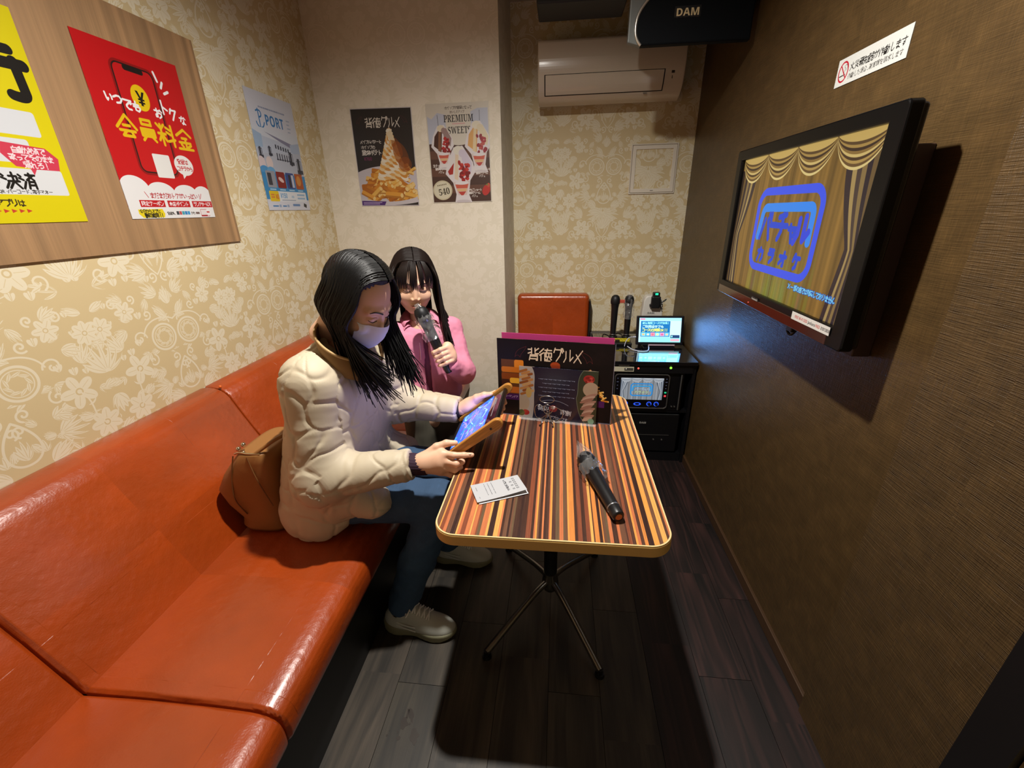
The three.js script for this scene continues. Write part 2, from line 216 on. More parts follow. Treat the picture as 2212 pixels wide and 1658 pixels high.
    stem([mx(250), 880, mx(330), 800, mx(420), 820, mx(440), 930]); stem([mx(330), 470, mx(400), 560, mx(330), 640, mx(400), 690]); fan(mx(470), 780, ma(-0.4), 4, 0.7, 110, 15);
    fan(mx(330), 230, ma(0.4), 5, 0.8, 105, 13); fan(mx(190), 540, ma(0.7), 4, 0.6, 95, 12); fan(mx(60), 60, ma(-0.6), 5, 0.9, 120, 15);
  };
  side(1); side(-1); fan(W / 2, 1010, -1.57, 7, 1.0, 190, 22); fan(W / 2, 130, -1.57, 5, 0.7, 120, 20);
  for (const dx of [-W, 0, W]) for (const dy of [-H, 0, H]) { x.save(); x.translate(dx, dy); for (const f of el) f(); x.restore(); }
  return c;
}
const UW = 1 / 0.56, UH = 1 / 0.64;
const wallCanvas = damask('#c0ad84', '#d0c6ac', '#c2b088');
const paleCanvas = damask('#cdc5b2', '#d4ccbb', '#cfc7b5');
const matWall = M(0xffffff, 0.62, { map: ctex(wallCanvas, [UW, UH]) });
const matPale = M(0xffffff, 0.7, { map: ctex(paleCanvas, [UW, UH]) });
const weave = ptex(512, 512, (i, j) => { const h = noise2(i * 0.02, j * 0.9) * 0.55 + noise2(i * 0.9, j * 0.03) * 0.45, k = noise2(i * 0.02 + 9, j * 0.02 + 4); const v = 0.72 + (h - 0.5) * 0.42 + (k - 0.5) * 0.14; return [100 * v, 76 * v, 44 * v]; }, [2.6, 2.6]);
const weaveB = ptex(512, 512, (i, j) => { const h = noise2(i * 0.03, j * 0.9) * 0.6 + noise2(i * 0.9, j * 0.05) * 0.4; return [h * 255, h * 255, h * 255]; }, [2.6, 2.6], false);
const matBrown = MP(0xffffff, 0.36, { map: weave, bumpMap: weaveB, bumpScale: 0.0012, specularIntensity: 0.6 });
const matBrownRough = MP(0xffffff, 0.55, { map: weave, bumpMap: weaveB, bumpScale: 0.003, specularIntensity: 0.5 });
// grey wood plank, grain along v
const plankTex = (r, g, b, amp, sc, contrast, sd) => ptex(256, 1024, (i, j) => { const w = noise3(i * 0.02, j * 0.003, sd) * 4, s = noise3(i * sc + w, j * 0.006, sd + 3), q = noise3(i * 0.5, j * 0.02, sd + 7), k = noise3(i * 0.012, j * 0.004, sd + 11); const v = 1 + (s - 0.5) * contrast + (q - 0.5) * amp + (k - 0.5) * 0.5; return [r * v, g * v, b * v]; });
const planksGrey = [0, 1, 2].map(k => M(0xffffff, 0.5, { map: plankTex(48 + 4 * k, 43 + 3 * k, 35 + 3 * k, 0.2, 0.05, 0.5, 13 * k + 2) }));
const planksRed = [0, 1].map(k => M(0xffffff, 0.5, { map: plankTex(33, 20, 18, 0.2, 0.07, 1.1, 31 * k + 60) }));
const matBoard = M(0xffffff, 0.55, { map: ptex(512, 512, (i, j) => { const w = noise2(i * 0.01, j * 0.004) * 3, s = noise2(i * 0.06 + w, j * 0.004), q = noise2(i * 0.6, j * 0.03); const v = 0.86 + (s - 0.5) * 0.34 + (q - 0.5) * 0.12; return [170 * v, 132 * v, 92 * v]; }, [1.6, 0.3]) });
matBoard.map.wrapT = matBoard.map.wrapS = THREE.MirroredRepeatWrapping;
const vinylB = ptex(512, 512, (i, j) => { const a = noise2(i * 0.02, j * 0.02), b = noise2(i * 0.09, j * 0.07), c = noise2(i * 0.4, j * 0.4); const v = a * 0.6 + b * 0.3 + c * 0.1; return [v * 255, v * 255, v * 255]; }, [1.7, 1.7], false);
const vinylC = ptex(512, 512, (i, j) => { const a = noise2(i * 0.012, j * 0.012), b = noise2(i * 0.05, j * 0.05); const v = 1 + (a - 0.5) * 0.16 + (b - 0.5) * 0.07; return [Math.min(255, 154 * v), 61 * v, 13 * v]; }, [1.1, 1.1]);
const matVinyl = MP(0xffffff, 0.36, { map: vinylC, bumpMap: vinylB, bumpScale: 0.0035, clearcoat: 0.35, clearcoatRoughness: 0.2 });
const matBlackVinyl = M(0x0c0c0e, 0.5);
const matCeil = M(0xb8ab94, 0.9);

// ---------- room ----------
const XL = -1.4175, XR = 0.812, ZB = -2.74, ZD = -3.07, ZN = 1.0, HC = 2.6;
struct('floor', box2(-1.6, -0.06, 1.1, 1.0, -0.006, -3.3), M(0x14110e, 0.8), 'dark floor under grey wood planks', 'floor');
{
  const fl = scene.getObjectByName('floor'); const gs = {};
  for (let k = -2; k < 9; k++) {
    const x0 = -0.522 + 0.172 * k; let z = 1.0 - (k === 0 ? 0.084 : ((k * 0.37 + 5) % 1) * 0.9);
    const add = (za, zb) => {
      const L = za - zb; if (L < 0.02) return; const w = Math.min(0.1705, 0.80 - x0); if (w < 0.02) return;
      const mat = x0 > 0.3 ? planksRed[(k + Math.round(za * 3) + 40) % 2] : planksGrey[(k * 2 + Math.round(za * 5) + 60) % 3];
      const key = w.toFixed(3) + L.toFixed(3);
      if (!gs[key]) { const g = worldUV(bx(w, 0.006, L - 0.0015)); const uv = g.attributes.uv; for (let i = 0; i < uv.count; i++) uv.setXY(i, uv.getX(i) / 0.172 + 0.5, uv.getY(i) / 0.95); gs[key] = g; }
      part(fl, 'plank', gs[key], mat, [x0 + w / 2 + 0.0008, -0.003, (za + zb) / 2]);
    };
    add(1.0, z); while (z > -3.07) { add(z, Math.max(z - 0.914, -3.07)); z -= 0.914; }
  }
  // dried splashes on the plank beside the table
  const dirt = M(0x2b2119, 0.45); const blob = (cx, cz, rx, rz, a, n = 40) => { const s = new THREE.Shape(); for (let i = 0; i < n; i++) { const t = i / n * 6.283, q = 1 + (noise2(Math.cos(t) * 2 + cx * 50, Math.sin(t) * 2 + cz * 50) - 0.5) * 0.9; const u = Math.cos(t) * rx * q, v = Math.sin(t) * rz * q; const X = u * Math.cos(a) - v * Math.sin(a), Y = u * Math.sin(a) + v * Math.cos(a); i ? s.lineTo(X, Y) : s.moveTo(X, Y); } const g = new THREE.ExtrudeGeometry(s, { depth: 0.0004, bevelEnabled: false }); g.rotateX(-Math.PI / 2); g.translate(cx, 0.0001, cz); return g; };
  const st = solo('floor_stain', 'dark dried splash marks on the grey floor planks beside the table', 'stain', merge([blob(-0.46, -0.79, 0.012, 0.017, 0.2), blob(-0.444, -0.815, 0.007, 0.024, 0.5), blob(-0.456, -0.818, 0.004, 0.016, 0.15), blob(-0.462, -0.748, 0.006, 0.006, 0), blob(-0.415, -0.757, 0.014, 0.018, 0.4), blob(-0.44, -0.79, 0.003, 0.004, 0), blob(-0.50, -0.752, 0.003, 0.004, 0), blob(-0.47, -0.764, 0.003, 0.004, 0), blob(-0.497, -0.765, 0.002, 0.002, 0)]), dirt);
}
struct('ceiling', box2(-1.6, HC, 1.1, 1.0, HC + 0.08, -3.3), matCeil, 'plain dark beige ceiling', 'ceiling');
const wallG = (a, b, c, d, e, f) => worldUV(box2(a, b, c, d, e, f));
struct('wall_left', wallG(XL - 0.12, 0, ZN, XL, HC, -3.2), matWall, 'cream floral damask wall behind the orange sofa', 'wall');
{ // projecting wall with a return on its right side
  const s = new THREE.Shape(); s.moveTo(XL, -ZB); s.lineTo(-0.342, -ZB); s.lineTo(-0.312, 3.07); s.lineTo(-0.312, 3.2); s.lineTo(XL, 3.2);
  const g = new THREE.ExtrudeGeometry(s, { depth: HC, bevelEnabled: false }); g.rotateX(-Math.PI / 2);
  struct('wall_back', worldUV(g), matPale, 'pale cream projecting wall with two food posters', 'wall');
}
struct('wall_alcove', wallG(-0.34, 0, ZD, XR + 0.1, HC, ZD - 0.12), matWall, 'floral damask wall of the alcove under the air conditioner', 'wall');
struct('wall_right', wallG(XR, 0, ZN, XR + 0.12, HC, ZD - 0.1), matBrown, 'brown woven wall carrying the television', 'wall');
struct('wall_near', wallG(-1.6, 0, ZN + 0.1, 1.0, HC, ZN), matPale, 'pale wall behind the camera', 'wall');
struct('wall_panel', worldUV(box2(0.792, 0, -0.945, 0.815, HC, -0.58)), matBrownRough, 'brown coarse woven wall panel beside the door', 'wall panel');
struct('trim_1', box2(0.782, 0, -0.58, 0.815, HC, -0.505), M(0x0d0a0b, 0.5), 'black door frame at the right edge', 'door frame');
{ const d = struct('door_1', worldUV(box2(0.795, 0.01, -0.503, 0.815, 2.0, 0.3)), M(0x8a7a58, 0.5), 'light brown door at the right edge', 'door'); part(d, 'handle', merge([cyl(V(0.735, 1.0, 0.2), V(0.8, 1.0, 0.2), 0.009), cyl(V(0.74, 1.0, 0.2), V(0.74, 1.0, 0.09), 0.009)]), M(0xb0b0b0, 0.3, { metalness: 1 })); }
struct('baseboard_right', rb(0.014, 0.05, 2.1, 0.003, 0.807, 0.025, -1.99), M(0x3d2814, 0.5), 'thin brown baseboard under the woven wall', 'baseboard');
struct('trim_2', rb(0.60, 0.665, 0.05, 0.004, 0.515, 0.3325, -3.045), M(0x4a453f, 0.5), 'dark grey low panel behind the equipment rack', 'wall panel');
// access panel in the alcove wall
{
  const t = thing('access_panel', 'white framed access hatch papered like the alcove wall', 'hatch', [0.578, 1.717, ZD + 0.001]);
  const fr = (w, h, b, d, z) => { const s = rrect(w, h, 0.004), q = rrect(w - 2 * b, h - 2 * b, 0.002); s.holes.push(q); const g = ext(s, d, 0.0012); g.translate(0, 0, z); return g; };
  part(t, 'frame', fr(0.285, 0.285, 0.007, 0.006, 0), M(0xc9c0b0, 0.45)); part(t, 'door_frame', fr(0.267, 0.267, 0.022, 0.007, 0), M(0xcfc6b6, 0.45));
  part(t, 'door_panel', worldUV(bx(0.226, 0.226, 0.003, 0, 0, 0.002), 1, 0.31, 0.2), matWall); part(t, 'latch', bx(0.018, 0.004, 0.003, 0, -0.123, 0.009), M(0x8a857c, 0.4));
}
// recessed ceiling lamp
{
  const t = thing('ceiling_lamp', 'small round downlight in the ceiling above the table', 'lamp', [LAMP[0], HC, LAMP[2]]);
  const ring = new THREE.LatheGeometry([[0.03, 0.001], [0.03, -0.012], [0.034, -0.016], [0.062, -0.014], [0.068, -0.001], [0.068, 0.0]].map(p => new THREE.Vector2(...p)), 40);
  part(t, 'trim_ring', ring, M(0xd8d2c4, 0.4)); part(t, 'bulb', new THREE.SphereGeometry(0.026, 24, 12, 0, 7, Math.PI / 2, Math.PI / 2).translate(0, -0.006, 0), new THREE.MeshStandardMaterial({ color: 0xffffff, emissive: new THREE.Color().setRGB(1, 0.86, 0.66), emissiveIntensity: 12 }));
}
// ---------- prints ----------
const PW = 728, PH = 1030;
function posterRed() {
  const [c, x] = canvas(PW, PH); x.fillStyle = '#cf0f16'; x.fillRect(0, 0, PW, PH);
  // phone outline
  x.save(); x.translate(330, 430); x.rotate(0.02);
  rrc(x, -140, -330, 300, 640, 44, null, 'rgba(110,5,8,0.55)', 26); rrc(x, -135, -325, 290, 630, 42, '#d01218', '#2a1512', 9); rrc(x, -60, -325, 145, 32, 14, '#1a1210'); x.restore();
  x.strokeStyle = '#fff'; x.lineWidth = 17; for (const [a, b, d, e] of [[508, 95, 522, 145], [560, 145, 540, 180], [590, 195, 555, 212]]) { x.beginPath(); x.moveTo(a, b); x.lineTo(d, e); x.stroke(); }
  ell(x, 345, 280, 66, 76, '#f6cf0a'); txt(x, '¥', 347, 284, 118, '#1a1512', { align: 'center', rot: 2 });
  jp(x, 'いつ', 88, 290, 52, 12, '#fff', { rot: 4 }); jp(x, 'でも', 205, 306, 56, 12, '#fff', { rot: 2 }); jp(x, 'お', 428, 320, 56, 11, '#fff'); jp(x, 'ト', 476, 262, 82, 13, '#fff'); jp(x, 'ク', 548, 300, 70, 13, '#fff'); jp(x, 'な', 632, 334, 50, 10, '#fff', { rot: -2 });
  const big = [['会', 106, 404, 136], ['員', 264, 410, 124], ['料', 408, 416, 130], ['金', 560, 424, 128]];
  for (const [t, a, b, s] of big) jp(x, t, a, b, s, 18, '#f3c712');
  rrc(x, 300, 612, 138, 150, 8, '#f4f2ee'); // plain square
  ell(x, 552, 668, 84, 68, '#f5f2ee'); poly(x, [[520, 722], [560, 728], [520, 760]], '#f5f2ee');
  jp(x, '登録は', 500, 628, 30, 4.5, '#c8202a'); jp(x, 'コチラから', 484, 676, 26, 4.5, '#c8202a');
  // white clouds
  x.fillStyle = '#f4f3f3'; x.beginPath(); x.moveTo(0, 1030); x.lineTo(0, 800); x.bezierCurveTo(40, 740, 160, 750, 196, 822); x.bezierCurveTo(240, 780, 360, 780, 400, 842); x.bezierCurveTo(440, 790, 560, 790, 590, 830); x.bezierCurveTo(640, 790, 700, 800, 728, 830); x.lineTo(728, 1030); x.fill();
  x.strokeStyle = '#c8202a'; x.lineWidth = 4; x.beginPath(); x.moveTo(150, 860); x.lineTo(170, 895); x.moveTo(640, 860); x.lineTo(622, 895); x.stroke();
  jp(x, 'まだまだおトクがいっぱい!', 186, 864, 33, 4.5, '#b8202a', { gap: 1.05 });
  [['限定クーポン', 90], ['来店ポイント', 310], ['ランクサービス', 530]].forEach(([s, a]) => { x.fillStyle = '#c9121f'; x.fillRect(a, 912, 196, 44); jp(x, s, a + 14, 921, 26, 4, '#fff', { gap: s.length > 6 ? 0.92 : 1.1 }); });
  poly(x, [[60, 972], [250, 968], [262, 1000], [252, 1024], [84, 1024], [60, 1000]], '#f3dc1c'); jp(x, '今日からスグに', 70, 972, 22, 3.6, '#1b1712', { gap: 1.05 }); jp(x, '割引適用!!', 100, 997, 27, 5, '#1b1712', { gap: 1.0 });
  jp(x, '登録後、', 282, 988, 19, 3, '#2a2420', { gap: 1.05 }); ['#3c3c44', '#c55', '#4ab', '#38c', '#3aa0d8'].forEach((f, i) => { x.fillStyle = f; x.fillRect(362 + i * 25, 984, 22, 24); }); jp(x, 'から', 496, 988, 19, 3, '#2a2420', { gap: 1.0 }); x.fillStyle = '#77605c'; x.fillRect(540, 990, 36, 15);
  rrc(x, 590, 972, 84, 50, 4, '#f3eaea', '#c8525a', 3); ell(x, 668, 990, 24, 24, '#fbf6f6'); rrc(x, 650, 986, 30, 10, 2, '#c33'); x.fillStyle = '#b22a33'; x.fillRect(592, 1012, 60, 9);
  return ctex(c);
}
function posterYellow() {
  const [c, x] = canvas(PW, PH); x.fillStyle = '#e9d900'; x.fillRect(0, 0, PW, PH);
  x.strokeStyle = '#15110c'; x.lineWidth = 46; x.beginPath(); x.moveTo(480, 205); x.lineTo(645, 200); x.stroke(); x.lineWidth = 54; x.beginPath(); x.moveTo(560, 265); x.lineTo(690, 262); x.stroke(); x.lineWidth = 50; x.beginPath(); x.moveTo(650, 250); x.lineTo(655, 395); x.quadraticCurveTo(650, 425, 590, 410); x.stroke();
  rrc(x, 40, 480, 610, 120, 14, '#e6e9ee'); rrc(x, 40, 618, 530, 116, 14, '#e6e9ee'); rrc(x, 40, 762, 640, 128, 10, '#e9ebee');
  jp(x, 'アプリ決済', 150, 785, 74, 11, '#15110c', { gap: 1.05 }); jp(x, 'カード、', 260, 866, 19, 3, '#37322c'); jp(x, 'QR・バーコード、電子マネー', 345, 866, 18, 2.6, '#37322c', { gap: 1.1 });
  poly(x, [[440, 640], [640, 652], [690, 700], [676, 762], [560, 762], [540, 792], [532, 758], [470, 752], [424, 694]], '#dc3f58');
  jp(x, '自動決済で', 478, 656, 30, 5, '#fbe9ec', { gap: 1.05 }); jp(x, '歌ってそのまま', 456, 692, 29, 5, '#fbe9ec', { gap: 1.02 }); jp(x, '帰れる!', 510, 726, 30, 5, '#fbe9ec', { gap: 1.05 });
  jp(x, '登録アプリは', 250, 915, 32, 5.5, '#3a2c10', { gap: 1.0 }); for (let i = 0; i < 5; i++) poly(x, [[300 + i * 34, 960], [324 + i * 34, 970], [300 + i * 34, 980]], '#d2452c');
  return ctex(c);
}
function posterPort() {
  const [c, x] = canvas(PW, PH); x.fillStyle = '#dfe2ee'; x.fillRect(0, 0, PW, PH);
  for (let i = 0; i < 17; i++) { x.fillStyle = '#7f90b4'; x.fillRect(160 + i * 24, 122, 14 + (i * 7) % 6, 13); }
  jp(x, '', 0, 0, 1, 1, '#000'); x.strokeStyle = '#2f7fc0'; x.lineWidth = 13; x.beginPath(); x.moveTo(140, 150); x.lineTo(140, 300); x.moveTo(110, 170); x.bezierCurveTo(190, 130, 200, 215, 145, 215); x.moveTo(90, 262); x.bezierCurveTo(110, 320, 180, 320, 205, 255); x.stroke();
  txt(x, 'PORT', 372, 225, 128, '#2f7fc0', { align: 'center', sx: 0.92 }); for (let i = 0; i < 4; i++) { x.fillStyle = '#b3c0d8'; x.fillRect(572, 175 + i * 34, 60 - (i % 2) * 14, 12); }
  // gym picture
  x.fillStyle = '#c6d0e2'; x.fillRect(0, 320, PW, 330); poly(x, [[0, 300], [728, 300], [728, 420], [0, 360]], '#dde3ee'); poly(x, [[170, 330], [600, 395], [610, 440], [430, 400]], '#8d8da8'); poly(x, [[0, 330], [120, 360], [110, 470], [0, 480]], '#a9c3e0'); poly(x, [[560, 400], [728, 370], [728, 500], [560, 470]], '#b6c6df');
  poly(x, [[110, 520], [728, 470], [728, 700], [0, 700], [0, 600]], '#c3cad9');
  for (let i = 0; i < 6; i++) { x.fillStyle = '#3a3f52'; x.fillRect(300 + i * 40, 425 + i * 4, 22, 36); x.fillRect(300 + i * 40, 500 + i * 2, 16, 62); x.fillRect(292 + i * 40, 552, 34, 12); }
  for (const [a, b, s] of [[40, 470, 1], [190, 450, 0.9], [520, 470, 1.3], [640, 520, 1.6]]) { x.fillStyle = '#2b3140'; x.fillRect(a, b, 26 * s, 100 * s); x.fillRect(a - 14 * s, b + 70 * s, 64 * s, 24 * s); x.strokeStyle = '#3b4256'; x.lineWidth = 7; x.strokeRect(a - 8 * s, b + 14 * s, 46 * s, 74 * s); }
  ell(x, 40, 610, 54, 60, '#e8d8da'); ell(x, 160, 600, 50, 56, '#ead9d6'); ell(x, 60, 690, 80, 60, '#4fa0dc'); ell(x, 160, 690, 70, 56, '#6cb2e4');
  x.fillStyle = '#2f93cf'; x.fillRect(0, 690, PW, 240);
  ['#9fa4b0', '#8c1719', '#2d4a94', '#b9571f'].forEach((f, i) => { rrc(x, 60 + i * 158, 672, 142, 150, 12, f); }); rrc(x, 80, 690, 60, 110, 6, '#343a48'); ell(x, 290, 745, 44, 20, '#f0cfc8', 0.4); rrc(x, 420, 690, 40, 120, 4, '#1d2438'); rrc(x, 470, 690, 40, 120, 4, '#cdd4e4'); ell(x, 600, 740, 40, 50, '#e0953c');
  for (let i = 0; i < 4; i++) { x.fillStyle = '#bfe2f7'; x.fillRect(80 + i * 158, 832, 96, 11); }
  rrc(x, 50, 852, 640, 96, 14, '#eef3f8'); rrc(x, 50, 852, 150, 96, 14, '#f5d21c'); txt(x, '¥0', 142, 905, 62, '#e0632a', { sx: 0.8 }); x.fillStyle = '#e88a3a'; x.fillRect(72, 880, 56, 14); x.fillRect(72, 902, 56, 14); txt(x, '¥150', 224, 893, 66, '#5fa6dc', { sx: 0.8 }); txt(x, '/60分', 410, 900, 32, '#8bbbe2'); for (let i = 0; i < 2; i++) { x.fillStyle = '#9dc5e6'; x.fillRect(520, 872 + i * 34, 140, 16); } x.fillStyle = '#a9b6c8'; x.fillRect(240, 930, 240, 9);
  x.fillStyle = '#e2e5f0'; x.fillRect(0, 948, PW, 82); x.fillStyle = '#4a8cc8'; x.fillRect(70, 985, 90, 13); x.fillRect(230, 985, 66, 13); x.fillStyle = '#9eb6d6'; x.fillRect(170, 978, 36, 24); x.fillRect(306, 978, 36, 24); x.fillStyle = '#6d92c4'; x.fillRect(410, 970, 130, 22); x.save(); x.translate(640, 985); x.rotate(0.3); x.fillStyle = '#22262e'; x.fillRect(-26, -18, 52, 36); x.restore();
  return ctex(c);
}
function fries(x, ox, oy, w, h, n, sd) { // pile of fries inside a box
  seed = sd; const cols = ['#e8a33c', '#d98a26', '#f0bb58', '#c87a1e', '#f2c46e', '#b96a18'];
  for (let i = 0; i < n; i++) { const t = i / n, a = rr(-0.7, 0.7), L = rr(0.22, 0.42) * w, q = rr(0.035, 0.055) * w, px = ox + w * (0.5 + (rnd() - 0.5) * (0.35 + 0.65 * t)), py = oy + h * (0.1 + 0.86 * t); x.save(); x.translate(px, py); x.rotate(a); rrc(x, -L / 2, -q, L, q * 2, q * 0.5, cols[Math.floor(rnd() * 6)]); rrc(x, -L / 2, q * 0.35, L, q * 0.65, q * 0.3, 'rgba(150,84,14,0.55)'); ell(x, L / 2 - q * 0.5, 0, q * 0.6, q * 0.8, '#f6d48c'); x.restore(); }
}
function swirl(x, cx, y0, y1, w, cols) { const n = 15; for (let i = n; i >= 0; i--) { const t = i / n, yy = y0 + (y1 - y0) * t, ww = w * (0.1 + 0.9 * t); for (let k = 0; k < 5; k++) { const a = -1 + 2 * (k + 0.5) / 5; ell(x, cx + a * ww * 0.82, yy + Math.abs(a) * 12, ww * 0.3 + 4, (y1 - y0) / n * 1.1, cols[(i + k) % cols.length], a * 0.5 + 0.3); } } }
function logoText(x, px, py, s, col) { let a = px; for (const [ch, k, dy] of [['背', 1, 0], ['徳', 1.12, 0], ['グ', 0.95, -0.1], ['ル', 0.85, 0], ['メ', 0.85, 0]]) { jp(x, ch, a, py + dy * s, s * (ch === 'グ' ? 1.05 : 0.98), s * 0.105, col, { sx: 0.86 * k }); a += s * 1.0 * k * 0.93; } }
function wings(x, px, py, s, d, col) { x.strokeStyle = col; x.lineWidth = 3; x.beginPath(); x.moveTo(px, py + s); x.bezierCurveTo(px + d * 10, py + s * 0.4, px + d * 30, py + s * 0.3, px + d * s, py); x.bezierCurveTo(px + d * s * 0.9, py + s * 0.4, px + d * s * 0.5, py + s * 0.6, px + d * s * 0.45, py + s); x.bezierCurveTo(px + d * s * 0.3, py + s * 0.7, px + d * 10, py + s * 0.8, px, py + s); x.stroke(); }
function posterFries() {
  const [c, x] = canvas(PW, PH); x.fillStyle = '#d8d2d4'; x.fillRect(0, 0, PW, PH); x.fillStyle = '#221e20'; x.fillRect(8, 8, PW - 16, 700);
  poly(x, [[8, 640], [120, 600], [300, 570], [728, 570], [728, 1030], [8, 1030]], '#cfc8cf'); x.fillStyle = '#221e20'; x.beginPath(); x.moveTo(8, 8); x.lineTo(720, 8); x.lineTo(720, 640); x.lineTo(330, 590); x.quadraticCurveTo(140, 600, 8, 655); x.fill();
  logoText(x, 168, 98, 96, '#ece4d8'); wings(x, 60, 80, 74, 1, '#5a2430'); wings(x, 668, 80, 74, -1, '#5a2430');
  fries(x, 40, 620, 660, 330, 70, 21); fries(x, 300, 560, 400, 130, 24, 5);
  swirl(x, 440, 230, 700, 200, ['#f3e3c4', '#e8b060', '#f0d6a4', '#d8923c', '#f6ecd6']);
  for (const [a, b, w, h] of [[560, 480, 80, 150], [520, 400, 50, 110], [600, 580, 80, 80]]) ell(x, a, b, w, h, 'rgba(150,74,22,0.6)', -0.4); fries(x, 60, 800, 640, 130, 26, 77);
  ell(x, 440, 232, 36, 24, '#f6ecd6'); poly(x, [[400, 255], [470, 220], [500, 330], [440, 320]], '#efdcb6');
  jp(x, 'メイプルバターと', 80, 322, 32, 5, '#e8e2da', { gap: 1.0 }); jp(x, 'ホイップの', 84, 376, 34, 5, '#e8e2da', { gap: 0.98 }); jp(x, '罪深ポテト', 86, 425, 48, 7, '#f0eae2', { gap: 1.02 }); txt(x, '¥760', 100, 515, 50, '#7c2c5c', { sx: 0.9 });
  x.fillStyle = '#d4cdd2'; x.beginPath(); x.moveTo(8, 930); x.bezierCurveTo(200, 1000, 500, 1000, 720, 930); x.lineTo(720, 1022); x.lineTo(8, 1022); x.fill();
  poly(x, [[8, 970], [320, 980], [296, 1022], [8, 1022]], '#4a1f78'); x.fillStyle = '#cbb8e0'; x.fillRect(24, 988, 240, 7); x.fillRect(24, 1004, 210, 7); x.fillStyle = '#1c181a'; x.beginPath(); x.moveTo(420, 1022); x.quadraticCurveTo(620, 1012, 720, 990); x.lineTo(720, 1022); x.fill();
  return ctex(c);
}
function parfait(x, cx, top, s, cake, cream, berry) {
  x.save(); x.translate(cx, top); x.scale(s, s);
  poly(x, [[-60, 0], [40, -14], [90, 60], [150, 150], [170, 250], [110, 330], [86, 470], [120, 560], [-80, 560], [-60, 470], [-90, 350], [-170, 260], [-130, 120]], '#efe8ea');
  poly(x, [[-110, 130], [-20, 20], [10, 40], [-20, 330], [-130, 250]], cake[0]); poly(x, [[-40, 30], [-5, 30], [-30, 330], [-70, 310]], cake[1]); poly(x, [[10, 20], [70, 30], [140, 160], [120, 260], [40, 200]], cream[0]);
  ell(x, -10, 30, 54, 44, cream[1]); ell(x, 30, 60, 36, 40, cream[0]); seed = 5 + Math.round(cx); for (let i = 0; i < 26; i++) ell(x, rr(-5, 100), rr(150, 330), rr(14, 28), rr(12, 22), berry[i % 3], rnd() * 3);
  poly(x, [[-84, 345], [104, 335], [60, 480], [-36, 480]], '#e6cfc8'); poly(x, [[-66, 370], [84, 365], [70, 410], [-54, 410]], '#d8634e'); poly(x, [[-50, 415], [66, 412], [56, 440], [-42, 440]], '#ecc08a'); poly(x, [[-38, 444], [54, 442], [20, 482], [-4, 482]], '#c8433c'); ell(x, 10, 355, 80, 18, '#f3ecec'); ell(x, 20, 545, 84, 18, '#d9cfd2'); x.restore();
}
